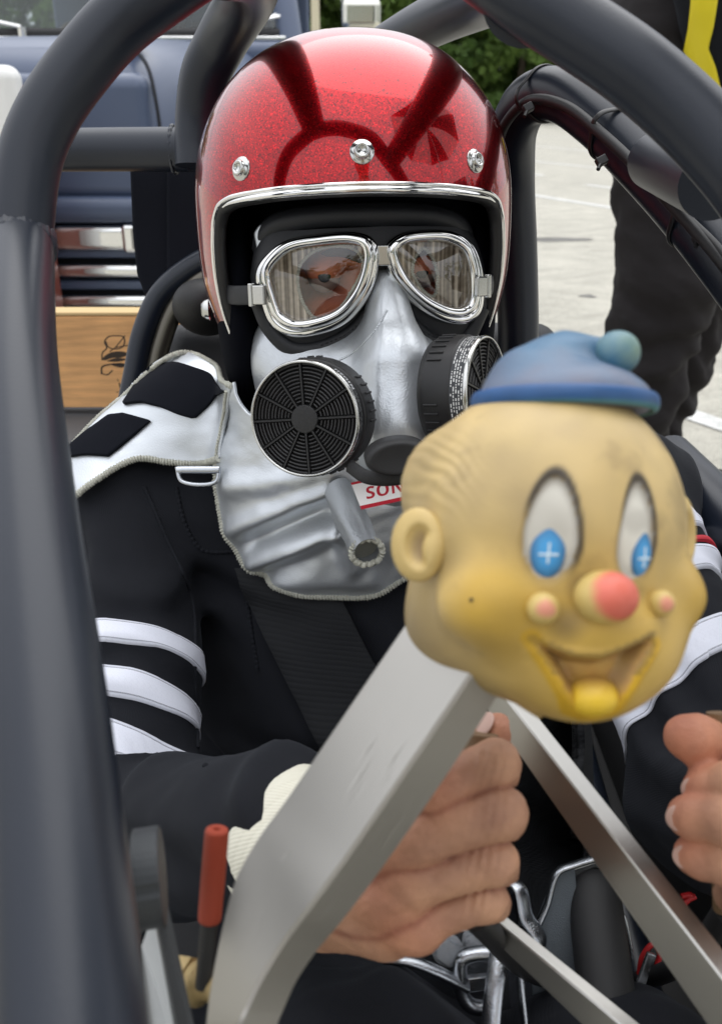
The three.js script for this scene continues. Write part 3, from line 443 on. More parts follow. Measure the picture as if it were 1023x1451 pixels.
// ---------- race car ----------
const car = thing('race_car', 'black tubular roll cage race car with the masked driver strapped inside', 'race car', V(0, 0, -0.7));
{
  const T = (name, list, r, mat = MT.tube, o = {}) => part(car, name, sweep(list.map((q) => C(...q)), r, { seg: 28, n: list.length * 12, ...o }), mat);
  const R0 = 0.0174;
  // main hoop over the driver and its legs
  T('roll_hoop', [[31, 360, 0.492], [32, 310, 0.492], [44, 222, 0.492], [71, 157, 0.492], [115, 94, 0.492], [166, 36, 0.49], [230, -14, 0.485], [305, -62, 0.48], [430, -110, 0.465], [570, -105, 0.45], [675, -55, 0.435], [745, -5, 0.428], [814, 40, 0.424], [888, 90, 0.42], [946, 138, 0.418], [1002, 193, 0.415], [1065, 268, 0.41], [1130, 380, 0.405]], R0, MT.tube, { n: 200 });
  T('hoop_leg', [[31, 345, 0.490], [27, 500, 0.415], [43, 725, 0.348], [69, 1000, 0.292], [101, 1451, 0.236], [122, 1800, 0.205]], [0.0172, 0.0174, 0.0182, 0.0192, 0.0202, 0.0202], MT.tube, { n: 90 });
  { // lumpy weld where the leg meets the hoop
    const c = C(31, 347, 0.4905), ax = C(30, 380, 0.478).sub(C(32, 310, 0.492)).normalize(), m = alongM(c, ax), pos = [], idx = [], uv = []; const n = 120, k = 10;
    for (let i = 0; i <= n; i++) for (let j = 0; j <= k; j++) { const a = i / n * 6.2832, b = j / k * 6.2832, w = 0.0021 + 0.00012 * Math.sin(a * 34 + 2 * nz(Math.cos(a) * 3, Math.sin(a) * 3, 5)) + 0.0011 * nz(Math.cos(a) * 5, Math.sin(a) * 5, 2); const r = 0.0170 + Math.cos(b) * w * 1.0, y = Math.sin(b) * w * 3.0 + 0.0018 * nz(Math.cos(a) * 3, Math.sin(a) * 3, 9); pos.push(Math.cos(a) * r, y, Math.sin(a) * r); uv.push(a, b); }
    for (let i = 0; i < n; i++) for (let j = 0; j < k; j++) { const a = i * (k + 1) + j, b = a + k + 1; idx.push(a, a + 1, b, a + 1, b + 1, b); }
    part(car, 'weld', geom(pos, idx, uv).applyMatrix4(m), MT.tube);
  }
  T('hoop_leg', [[1130, 380, 0.405], [1250, 700, 0.40], [1380, 1100, 0.385], [1480, 1500, 0.37]], R0);
  // rear braces behind the helmet
  T('rear_brace', [[316, -66, 0.479], [350, -48, 0.58], [350, -4, 0.70], [316, 55, 0.77], [292, 105, 0.80], [284, 155, 0.82], [282, 200, 0.83], [282, 236, 0.835]], 0.0222, MT.tube, { n: 90 });
  T('rear_brace', [[748, -4, 0.428], [738, -20, 0.54], [684, -2, 0.72], [585, 45, 0.88], [480, 110, 1.0]], 0.0222);
  T('cross_bar', [[60, 213, 0.90], [160, 212, 0.885], [272, 212, 0.855]], 0.0205);
  part(car, 'weld', (() => { const g = new THREE.TorusGeometry(0.0212, 0.0022, 8, 60); const p = g.attributes.position; for (let i = 0; i < p.count; i++) { const s = 1 + 0.07 * nz(p.getX(i) * 500, p.getY(i) * 500, 3); p.setXYZ(i, p.getX(i) * s, p.getY(i) * s, p.getZ(i)); } g.computeVertexNormals(); return g.rotateY(Math.PI / 2).translate(...C(247, 212, 0.863).toArray()); })(), MT.tube);
  // black upright plates beside the head
  const padPlate = (pts, d, th, n) => { const o = C(240, 330, d); part(car, n, plate(pts.map(([x, y]) => { const p = C(x, y, d).sub(o); return [p.x, p.y]; }), th, o, V(1, 0, 0), V(0, 1, 0), 0.004), MT.patchBlack); };
  padPlate([[193, 236], [197, 330], [203, 390], [212, 415], [230, 428], [300, 432], [300, 236]], 0.965, 0.02, 'head_guard'); padPlate([[243, 238], [243, 428], [300, 430], [300, 238]], 0.95, 0.006, 'head_guard');
  // lower side hoops
  T('side_hoop', [[325, 356, 0.92], [275, 378, 0.93], [230, 416, 0.94], [205, 470, 0.95], [192, 530, 0.96], [178, 610, 0.97], [170, 740, 0.97]], 0.0128);
  T('side_hoop', [[335, 376, 0.925], [285, 397, 0.93], [250, 436, 0.94], [230, 486, 0.95], [218, 540, 0.96], [208, 610, 0.97], [200, 740, 0.97]], 0.0098, MT.tubeOld);
  T('side_hoop', [[732, 640, 0.93], [734, 480, 0.90], [731, 360, 0.87], [726, 250, 0.83], [729, 180, 0.78], [752, 141, 0.74], [790, 134, 0.71], [845, 168, 0.68], [930, 252, 0.645], [1010, 345, 0.61], [1100, 470, 0.58], [1220, 700, 0.54], [1340, 1000, 0.51], [1420, 1300, 0.50]], 0.0205, MT.tube, { n: 190 });
  // cable strapped to the right hoop
  T('brake_cable', [[700, 225, 0.80], [718, 172, 0.745], [752, 142, 0.705], [800, 150, 0.675], [850, 188, 0.648], [905, 240, 0.622], [960, 300, 0.598], [1005, 350, 0.578], [1060, 420, 0.56]], 0.0042, MT.rubber, { seg: 14, n: 120 });
  T('brake_cable', [[930, 262, 0.612], [975, 312, 0.592], [1015, 352, 0.575], [1070, 425, 0.555]], 0.0036, MT.rubber, { seg: 12 });
  const hoopCurve = new THREE.CatmullRomCurve3([[732, 640, 0.93], [734, 480, 0.90], [731, 360, 0.87], [726, 250, 0.83], [729, 180, 0.78], [752, 141, 0.74], [790, 134, 0.71], [845, 168, 0.68], [930, 252, 0.645], [1010, 345, 0.61], [1100, 470, 0.58]].map((q) => C(...q)), false, 'centripetal', 0.5).getPoints(600);
  const tie = (px, py) => { // strap drawn tight round the tube, lifted over the cable that lies on its near side
    let k = 1, best = 1e9; hoopCurve.forEach((p, i) => { const d = Math.hypot(p.x / -p.z - (px - W0 / 2) / F, p.y / -p.z - (H0 / 2 - py) / F); if (d < best && i > 0 && i < 600) { best = d; k = i; } });
    const c = hoopCurve[k], ax = hoopCurve[k + 1].clone().sub(hoopCurve[k - 1]).normalize(), near = c.clone().negate().normalize(); near.addScaledVector(ax, -near.dot(ax)).normalize(); const side = ax.clone().cross(near), pts = [];
    for (let i = 0; i < 72; i++) { const a = i / 72 * 6.2832, r = 0.0213 + 0.0085 * Math.exp(-Math.pow((a > 3.1416 ? a - 6.2832 : a) / 0.42, 2)); pts.push(c.clone().addScaledVector(near, Math.cos(a) * r).addScaledVector(side, Math.sin(a) * r)); }
    const t = part(car, 'cable_tie', sweep(pts, 0.0012, { closed: true, seg: 10, n: 200, up: ax, section: (a) => [Math.cos(a) * 1.9, Math.sin(a) * 0.8] }), MT.plasticBlack); return t; };
  const dirAt = (a, b) => C(...b).sub(C(...a));
  const tieHead = (px, py, d) => part(car, 'cable_tie', merge([new RoundedBoxGeometry(0.008, 0.0065, 0.006, 3, 0.001).rotateZ(0.5).translate(...C(px, py, d).toArray()), cyl(C(px, py, d), C(px - 5, py + 12, d - 0.004), 0.0014)]), MT.plasticBlack);
  tie(772, 134); tieHead(748, 153, 0.698);
  tie(868, 190); tieHead(852, 228, 0.64);
  tie(985, 315); tieHead(990, 338, 0.588);
  // stub that joins hoop and side hoop
  part(car, 'tube_stub', cyl(C(928, 228, 0.60), C(1010, 262, 0.475), 0.0185, 0.0185, 36), MT.tube);
  // chassis rail on the right, body sides, floor, seat, axle and wheels: what carries the cage
  T('chassis_rail', [[940, 655, 0.86], [1000, 715, 0.80], [1060, 772, 0.74], [1200, 900, 0.62], [1420, 1150, 0.48], [1700, 1500, 0.36]], 0.030);
  const mPan = phy({ color: rgb(0.012, 0.012, 0.013), roughness: 0.55, bumpMap: rep(tGrain, 8), bumpScale: 0.0002 });
  const rb = (w, h, d, r, x, y, z) => new RoundedBoxGeometry(w, h, d, 3, r).translate(x, y, z);
  part(car, 'floor_pan', rb(0.72, 0.02, 1.5, 0.006, 0, 0.17, -0.55), mPan, ID);
  for (const s of [-1, 1]) part(car, 'side_panel', rb(0.015, 0.36, 1.25, 0.005, s * 0.36, 0.36, -0.62), mPan, ID);
  part(car, 'seat', merge([rb(0.46, 0.62, 0.07, 0.03, 0, 0, 0).rotateX(-0.35).translate(0, 0.52, -0.93), rb(0.46, 0.08, 0.42, 0.03, 0, 0.24, -0.62)]), MT.leather, ID);
  for (const [x, z] of [[-0.62, -1.35], [0.62, -1.35], [-0.5, 1.3], [0.5, 1.3]]) { const rr = z < 0 ? 0.24 : 0.2; const w = part(car, 'wheel', new THREE.TorusGeometry(rr - 0.07, 0.07, 14, 40).scale(1, 1, z < 0 ? 1.6 : 0.9).rotateY(Math.PI / 2).translate(x, rr, z), MT.rubber, ID); part(w, 'rim', cyl(V(x - 0.06, rr, z), V(x + 0.06, rr, z), rr * 0.5), MT.steel, ID); }
  part(car, 'axle', cyl(V(-0.6, 0.24, -1.35), V(0.6, 0.24, -1.35), 0.02), MT.steel, ID); part(car, 'axle', cyl(V(-0.5, 0.2, 1.3), V(0.5, 0.2, 1.3), 0.016), MT.steel, ID);
  for (const s of [-1, 1]) part(car, 'chassis_rail', cyl(V(s * 0.34, 0.19, -1.45), V(s * 0.2, 0.19, 1.35), 0.02), MT.tube, ID);
  // deck behind the driver that carries the crate
  const dk = C(200, 612, 1.30).applyMatrix4(M);
  part(car, 'rear_deck', merge([rb(0.78, 0.03, 0.30, 0.006, -0.10, dk.y - 0.012, dk.z - 0.10), ...[[-0.42], [0.22]].map(([x]) => cyl(V(x, 0.2, dk.z - 0.08), V(x, dk.y - 0.02, dk.z - 0.08), 0.016))]), std({ color: rgb(0.06, 0.062, 0.066), roughness: 0.6 }), ID);
  // headrest pad
  part(car, 'headrest', rb(0.24, 0.18, 0.07, 0.03, 0, 0.93, -0.99), MT.leather, ID);
  // dark rounded tank over the crate
  part(car, 'head_pad', (() => { const g = new THREE.SphereGeometry(1, 28, 18).scale(0.034, 0.028, 0.05); return g.translate(...C(292, 436, 0.93).toArray()); })(), MT.rubber);
}
{ // wooden crate on the rear deck
  const a = C(76, 447, 1.30).applyMatrix4(M), b = C(332, 598, 1.30).applyMatrix4(M);
  const x0 = a.x - 0.06, x1 = b.x + 0.02, y1 = a.y, y0 = C(200, 603, 1.30).applyMatrix4(M).y + 0.004, z = a.z + 0.0, D = 0.036;
  const cx = (x0 + x1) / 2, w = x1 - x0, h = y1 - y0, zc = z - D / 2;
  const root = thing('wooden_crate', 'wooden crate with black ink drawing on its side behind the driver', 'crate', V(cx, y0, zc)), LM = new THREE.Matrix4().makeTranslation(cx, y0, zc);
  const wood = (seed, ink) => { const W = 1024, H = 512, cv = document.createElement('canvas'); cv.width = W; cv.height = H; const g = cv.getContext('2d'), im = g.createImageData(W, H);
    for (let j = 0; j < H; j++) for (let i = 0; i < W; i++) { const u = i / W, v = j / H; const y = v * 9 + 0.9 * nz(u * 2.2, v * 2.5, seed), r = Math.sin((y + 0.35 * nz(u * 1.1, v * 3, seed + 4)) * 7) * 0.5 + 0.5, f = nz(u * 10, v * 160, seed) * 0.5 + nz(u * 30, v * 420, seed + 1) * 0.5; const st = fbm(u * 3, v * 3, seed + 8, 3); const l = 1.05 - 0.06 * r + 0.12 * f + 0.24 * st; const k = (j * W + i) * 4; im.data[k] = clamp(206 * l, 0, 255); im.data[k + 1] = clamp(156 * l, 0, 255); im.data[k + 2] = clamp(104 * l, 0, 255); im.data[k + 3] = 255; }
    g.putImageData(im, 0, 0); if (ink) ink(g, W, H); const t = new THREE.CanvasTexture(cv); t.colorSpace = THREE.SRGBColorSpace; t.wrapS = t.wrapT = THREE.RepeatWrapping; return t; };
  const ink = (g, W, H) => { // worn printed drawing, read left to right: looped outline, dark swirls, a short mark below, stripes at the right end
    g.strokeStyle = 'rgba(22,18,16,0.86)'; g.fillStyle = 'rgba(22,18,16,0.84)'; g.lineCap = 'round';
    const X = (px) => (px - 18) / (351 - 18) * W, Y = (py) => (py - 447) / (603 - 447) * H;
    const path = (p, lw) => { g.lineWidth = lw; g.beginPath(); smoothPoly(p, 60).forEach(([x, y], i) => i ? g.lineTo(X(x), Y(y)) : g.moveTo(X(x), Y(y))); g.stroke(); };
    const blob = (p) => { g.beginPath(); smoothPoly(p, 60, true).forEach(([x, y], i) => i ? g.lineTo(X(x), Y(y)) : g.moveTo(X(x), Y(y))); g.fill(); };
    path([[137, 520], [139, 508], [146, 500], [144, 490], [150, 482], [160, 480], [172, 482], [170, 497], [158, 502], [148, 498], [146, 490]], 6);
    path([[158, 500], [166, 490], [174, 480]], 5); path([[150, 506], [158, 500], [176, 496]], 5);
    blob([[138, 518], [150, 508], [168, 506], [176, 510], [166, 516], [152, 517], [140, 521]]); blob([[144, 522], [158, 517], [174, 519], [160, 523]]);
    path([[134, 543], [136, 532], [146, 528], [160, 527], [172, 531]], 8); path([[134, 543], [142, 545], [150, 538]], 6); blob([[150, 528], [162, 525], [172, 528], [164, 533]]);
    path([[158, 560], [159, 569]], 7); path([[165, 556], [164, 569]], 7); path([[152, 575], [166, 574]], 3); path([[156, 553], [157, 556]], 4);
    blob([[238, 492], [245, 484], [250, 496], [252, 508], [244, 506]]); blob([[301, 486], [312, 484], [311, 503], [304, 514], [300, 505]]); path([[270, 520], [284, 512], [290, 522]], 5); };
  const mF = std({ map: wood(1.3, ink), roughness: 0.75, bumpMap: rep(tGrain, 4, 30), bumpScale: 0.0002 }), mS = std({ map: wood(5.1), roughness: 0.8, bumpMap: rep(tGrain, 4, 30), bumpScale: 0.0002 }), mEdge = std({ color: rgb(0.55, 0.39, 0.19), roughness: 0.8 });
  const bx = (ww, hh, dd, x, y, zz) => { const g = new RoundedBoxGeometry(ww, hh, dd, 2, 0.0015).translate(x, y, zz), p = g.attributes.position, u = []; for (let i = 0; i < p.count; i++) u.push((p.getX(i) + w / 2) / w, p.getY(i) / h); g.setAttribute('uv', new THREE.Float32BufferAttribute(u, 2)); return g; };
  const t = 0.009;
  part(root, 'front_board', bx(w, h - 0.002, t, 0, h / 2, D / 2 - t / 2), mF, LM);
  part(root, 'back_board', bx(w, h - 0.002, t, 0, h / 2, -D / 2 + t / 2), mS, LM);
  for (const s of [-1, 1]) part(root, 'end_board', bx(t, h - 0.002, D - 2 * t - 0.001, s * (w / 2 - t / 2), h / 2, 0), mS, LM);
  part(root, 'bottom_board', bx(w - 2 * t - 0.001, t, D - 2 * t - 0.001, 0, t / 2 + 0.001, 0), mS, LM);
  part(root, 'top_board', bx(w + 0.002, 0.005, D + 0.002, 0, h + 0.0022, 0), mEdge, LM);
  const sx = (C(296, 500, 1.3).applyMatrix4(M)).x - cx; part(root, 'batten', new RoundedBoxGeometry(0.0065, h * 0.97, 0.006, 2, 0.001).translate(sx, h / 2, D / 2 + 0.0032), mEdge, LM);
}
{ // aluminium lever frame that carries the toy head
  const root = thing('lever_frame', 'bent flat aluminium lever with the rubber toy head on its end', 'lever', Wd(330, 1500, 0.285));
  const E1 = [[610, 830, 0.324], [575, 880, 0.322], [500, 990, 0.320], [405, 1130, 0.316], [362, 1190, 0.313], [332, 1245, 0.311], [312, 1320, 0.308], [297, 1400, 0.305], [291, 1451, 0.302], [284, 1560, 0.298]];
  const E2 = [[700, 908, 0.300], [665, 960, 0.298], [592, 1068, 0.296], [497, 1207, 0.293], [440, 1285, 0.290], [404, 1333, 0.289], [372, 1385, 0.286], [350, 1428, 0.283], [340, 1451, 0.281], [325, 1560, 0.277]];
  const E3 = [[742, 936, 0.313], [706, 989, 0.311], [636, 1098, 0.309], [540, 1236, 0.306], [487, 1306, 0.303], [450, 1350, 0.302], [422, 1392, 0.299], [404, 1432, 0.296], [396, 1451, 0.294], [378, 1560, 0.290]];
  const sm = (E, n = 60) => new THREE.CatmullRomCurve3(E.map((q) => C(...q)), false, 'centripetal').getPoints(n);
  const a = sm(E1), b = sm(E2), c = sm(E3), faces = (L) => { // build the box section from its three seen edges: each face its own strip, edges chamfered by narrow strips
    const d = a.map((p, i) => p.clone().add(c[i]).sub(b[i])), R = [a, b, c, d], ch = 0.0011, pos = [], uv = [], idx = [];
    const inset = (k, toward, i) => R[k][i].clone().add(R[toward][i].clone().sub(R[k][i]).setLength(ch));
    const strip = (P, Q, u0, u1) => { const s = pos.length / 3; let L2 = 0; P.forEach((p, i) => { if (i) L2 += p.distanceTo(P[i - 1]); pos.push(p.x, p.y, p.z, Q[i].x, Q[i].y, Q[i].z); uv.push(u0, L2, u1, L2); }); for (let i = 0; i < P.length - 1; i++) { const k = s + i * 2; idx.push(k, k + 2, k + 1, k + 1, k + 2, k + 3); } };
    for (let k = 0; k < 4; k++) { const n = (k + 1) % 4, pv = (k + 3) % 4; strip(a.map((_, i) => inset(k, n, i)), a.map((_, i) => inset(n, k, i)), k * 0.05, k * 0.05 + 0.03); strip(a.map((_, i) => inset(k, pv, i)), a.map((_, i) => inset(k, n, i)), 0, 0.001); }
    for (const i of [0, a.length - 1]) { const s = pos.length / 3; for (const q of R) { pos.push(q[i].x, q[i].y, q[i].z); uv.push(q[i].x, q[i].y); } idx.push(s, s + 1, s + 2, s, s + 2, s + 3); }
    return geom(pos, idx, uv); };
  const cv = document.createElement('canvas'); cv.width = cv.height = 1024; const cg = cv.getContext('2d'); cg.fillStyle = '#808080'; cg.fillRect(0, 0, 1024, 1024); const RR = mulberry(31);
  for (let k = 0; k < 5200; k++) { const v = 118 + RR() * 22 | 0; cg.fillStyle = `rgba(${v},${v},${v},0.5)`; cg.fillRect(RR() * 1024, RR() * 1024, 1, 20 + RR() * 160); }
  for (const [u, v, w, l, a, t] of [[0.30, 0.30, 7, 46, 0.05, 0], [0.36, 0.345, 9, 60, -0.05, 0], [0.50, 0.28, 5, 70, -0.06, 0], [0.55, 0.31, 6, 40, 0.02, 1], [0.42, 0.37, 6, 46, 0.03, 1], [0.62, 0.40, 4, 34, 0, 0], [0.25, 0.52, 4, 30, 0.1, 0], [0.7, 0.2, 3, 26, 0, 0]]) { cg.save(); cg.translate(u * 1024, v * 1024); cg.rotate(a); const gr = cg.createRadialGradient(0, 0, 0, 0, 0, 1); gr.addColorStop(0, t ? 'rgba(190,190,190,0.9)' : 'rgba(20,20,20,0.95)'); gr.addColorStop(1, 'rgba(128,128,128,0)'); cg.scale(w * 2, l); cg.fillStyle = gr; cg.beginPath(); cg.arc(0, 0, 1, 0, 7); cg.fill(); cg.restore(); }
  const ct = new THREE.CanvasTexture(cv); ct.wrapS = ct.wrapT = THREE.RepeatWrapping; ct.flipY = false; ct.repeat.set(20, 5);
  part(root, 'lever_arm', faces(), phy({ color: rgb(0.42, 0.405, 0.375), metalness: 1, roughness: 0.45, bumpMap: ct, bumpScale: 0.0007 }));
}
function flatBar(name, label, fold, wUp, wLow, pos) { // rectangular bar: upper face turned to the sky, side face towards the camera's left
  const b = fold.map((q) => C(...q)), ax = b[b.length - 1].clone().sub(b[0]).normalize(), n = V(0.33, 0.79, 0.52); n.addScaledVector(ax, -n.dot(ax)).normalize(); const t = ax.clone().cross(n).normalize();
  const a = b.map((p, i) => p.clone().addScaledVector(t, -wUp[i])), c = b.map((p, i) => p.clone().addScaledVector(n, -wLow[i])), d = a.map((p, i) => p.clone().add(c[i]).sub(b[i])), R = [a, b, c, d], ch = 0.0007, P = [], uv = [], idx = [];
  const inset = (k, q, i) => R[k][i].clone().add(R[q][i].clone().sub(R[k][i]).setLength(ch));
  const strip = (A, B, u0, u1) => { const s = P.length / 3; let L = 0; A.forEach((p, i) => { if (i) L += p.distanceTo(A[i - 1]); P.push(p.x, p.y, p.z, B[i].x, B[i].y, B[i].z); uv.push(u0, L, u1, L); }); for (let i = 0; i < A.length - 1; i++) { const k = s + i * 2; idx.push(k, k + 2, k + 1, k + 1, k + 2, k + 3); } };
  for (let k = 0; k < 4; k++) { const m = (k + 1) % 4, pv = (k + 3) % 4; strip(a.map((_, i) => inset(k, m, i)), a.map((_, i) => inset(m, k, i)), k * 0.05, k * 0.05 + 0.02); strip(a.map((_, i) => inset(k, pv, i)), a.map((_, i) => inset(k, m, i)), 0, 0.001); }
  for (const i of [0, a.length - 1]) { const s = P.length / 3; for (const q of R) { P.push(q[i].x, q[i].y, q[i].z); uv.push(q[i].x, q[i].y); } idx.push(s, s + 1, s + 2, s, s + 2, s + 3); }
  return solo(name, geom(P, idx, uv).applyMatrix4(M), MT.alu, label, 'bar', null, null, pos);
}
flatBar('aluminium_bar', 'aluminium bar running from under the toy chin past the fist to lower right', [[690, 955, 0.44], [720, 994, 0.432], [870, 1188, 0.385], [1023, 1386, 0.345], [1090, 1473, 0.33]], [0.0105, 0.0105, 0.0108, 0.0112, 0.0112], [0.0145, 0.0150, 0.0185, 0.0215, 0.0225], Wd(1090, 1500, 0.33));
flatBar('aluminium_bar', 'short dark aluminium bar emerging below the gripping fist', [[640, 1253, 0.445], [698, 1301, 0.43], [788, 1376, 0.405], [878, 1451, 0.385], [960, 1519, 0.37]], [0.0066, 0.0068, 0.0072, 0.0076, 0.008], [0.011, 0.0115, 0.0145, 0.0175, 0.019], Wd(960, 1530, 0.37));
{ // left foreground hardware
  const d = 0.33, X = V(1, 0, 0), root = thing('steel_strap_lever', 'dark grey round ended strap lever beside the thick cage leg', 'lever', Wd(250, 1500, 0.31));
  { // round-ended strap seen edge-on
    const o = C(212, 1243, 0.318), ay = C(230, 1470, 0.312).sub(C(205, 1190, 0.318)).normalize(), nx = V(0.985, 0.03, -0.16); const az = nx.clone().addScaledVector(ay, -nx.dot(ay)).normalize(), ax = ay.clone().cross(az).normalize(); const r = 0.0165, out = []; for (let k = 0; k <= 40; k++) { const a = k / 40 * 6.2832; out.push([Math.cos(a) * r, Math.sin(a) * r]); }
    part(root, 'round_end', plate(out, 0.0082, o, ax, ay, 0.0007), std({ color: rgb(0.05, 0.055, 0.06), metalness: 0.3, roughness: 0.5, bumpMap: rep(tGrain, 30), bumpScale: 0.0002 }));
  }
  const strip = (pts, th) => { const p = pts.map((q) => C(...q)); const g = []; const n = p[1].clone().sub(p[0]).cross(p[3].clone().sub(p[0])).normalize(); const a = p.map((v) => v.clone().addScaledVector(n, th / 2)), b = p.map((v) => v.clone().addScaledVector(n, -th / 2)); const P = [...a, ...b].flatMap((v) => [v.x, v.y, v.z]); const m = p.length, ix = []; for (let k = 1; k < m - 1; k++) ix.push(0, k, k + 1, m, m + k + 1, m + k); for (let k = 0; k < m; k++) { const k2 = (k + 1) % m; ix.push(k, m + k, k2, k2, m + k, m + k2); } const gg = geom(P, ix, [...a, ...b].flatMap((v) => [v.x, v.y])).toNonIndexed(); gg.computeVertexNormals(); return gg; };
  part(root, 'strap', strip([[206, 1222, 0.328], [222, 1214, 0.330], [248, 1330, 0.326], [276, 1460, 0.320], [300, 1580, 0.316], [270, 1580, 0.312], [250, 1451, 0.316]], 0.003), std({ color: rgb(0.075, 0.08, 0.085), metalness: 0.35, roughness: 0.5, bumpMap: rep(tGrain, 20), bumpScale: 0.0003 }));
  const wp = solo('white_panel', strip([[203, 1340, 0.335], [214, 1308, 0.337], [223, 1316, 0.336], [236, 1380, 0.331], [256, 1470, 0.325], [280, 1580, 0.32], [225, 1580, 0.32], [212, 1451, 0.325]], 0.003).applyMatrix4(M), std({ color: rgb(0.62, 0.64, 0.64), roughness: 0.6, map: dataTex(256, (u, v) => { const s = fbm(u * 9, v * 9, 2, 4); return rnd() > 0.997 ? [90, 84, 70] : grey(235 + 30 * s); }, true) }), 'white speckled sheet metal strip at lower left behind the cage leg', 'panel', null, null, Wd(240, 1560, 0.32));
  // valve
  const vr = thing('ball_valve', 'brass valve with a red rubber sleeved lever beside the gloveless fist', 'valve', Wd(275, 1400, 0.345));
  vr.userData.label = 'brass valve with orange red sleeved lever at lower left';
  const c0 = C(250, 1388, 0.352), c1 = C(330, 1402, 0.338), u = c1.clone().sub(c0).normalize(), at = (t) => c0.clone().addScaledVector(u, t);
  part(vr, 'hex_nut', (() => { const g = new THREE.CylinderGeometry(0.0098, 0.0098, 0.0068, 6); return g.toNonIndexed(); })().applyMatrix4(alongM(at(0.0055), u)), MT.brass).geometry.computeVertexNormals();
  part(vr, 'body', ringLathe([[0, 0.009], [0.0075, 0.009], [0.0082, 0.0098], [0.0082, 0.0128], [0.0058, 0.0138], [0.0058, 0.019], [0.0066, 0.020], [0.0066, 0.024], [0, 0.024]], c0, u), MT.brass);
  const lv = part(vr, 'lever', (() => { const a = C(298, 1296, 0.338), b = C(289, 1398, 0.340); return cyl(b, a, 0.0034, 0.0034); })(), MT.plasticBlack);
  const top = C(308, 1174, 0.335), bot = C(297, 1305, 0.338), ax = top.clone().sub(bot), L = ax.length();
  part(lv, 'grip', ringLathe([[0, 0], [0.0040, 0], [0.00435, 0.0006], [0.00450, 0.003], [0.0046, L * 0.5], [0.0046, L - 0.0016], [0.0042, L - 0.0004], [0.0036, L], [0.0016, L], [0.0013, L - 0.0006], [0.0012, L - 0.004], [0, L - 0.004]], bot, ax), phy({ color: rgb(0.40, 0.055, 0.022), roughness: 0.5, bumpMap: rep(tGrain, 60), bumpScale: 0.0002 }));
}
// ---------- driver ----------
const driver = thing('person', 'driver in red flake helmet, goggles and silver respirator hood gripping the controls', 'person', V(0, 0.2, -0.8));
// head frame: x across, y up, z out of the face; HC is its place before the camera
const HO = C(500, 300, 0.725);
const HR = new THREE.Matrix4().makeRotationFromEuler(new THREE.Euler(THREE.MathUtils.degToRad(15), THREE.MathUtils.degToRad(3.5), THREE.MathUtils.degToRad(2.2), 'YXZ'));
const HC = HR.clone().setPosition(HO), HW = M.clone().multiply(HC), HI = HC.clone().invert();
const hdir = (px, py) => { const o = V(0, 0, 0).applyMatrix4(HI), p = C(px, py, 1).applyMatrix4(HI); return [o, p.sub(o).normalize()]; };
const onZ = (px, py, zf) => { const [o, r] = hdir(px, py); let z = typeof zf === 'function' ? zf(0, 0) : zf, p; for (let i = 0; i < 8; i++) { p = o.clone().addScaledVector(r, (z - o.z) / r.z); if (typeof zf !== 'function') break; z = zf(p.x, p.y); } return p; };   // where a sight line meets the surface z = zf(x, y) of the head
const J = { shL: C(182, 712, 0.80), elL: C(188, 1182, 0.625), wrL: C(458, 1246, 0.43), shR: C(880, 700, 0.80), elR: C(1015, 1135, 0.58), wrR: C(1175, 1150, 0.42), neck: C(505, 600, 0.78), chest: C(520, 900, 0.87), belly: C(560, 1300, 0.86), hipL: C(430, 1500, 0.78), knL: C(520, 1640, 0.45), hipR: C(690, 1500, 0.78), knR: C(900, 1650, 0.48) };
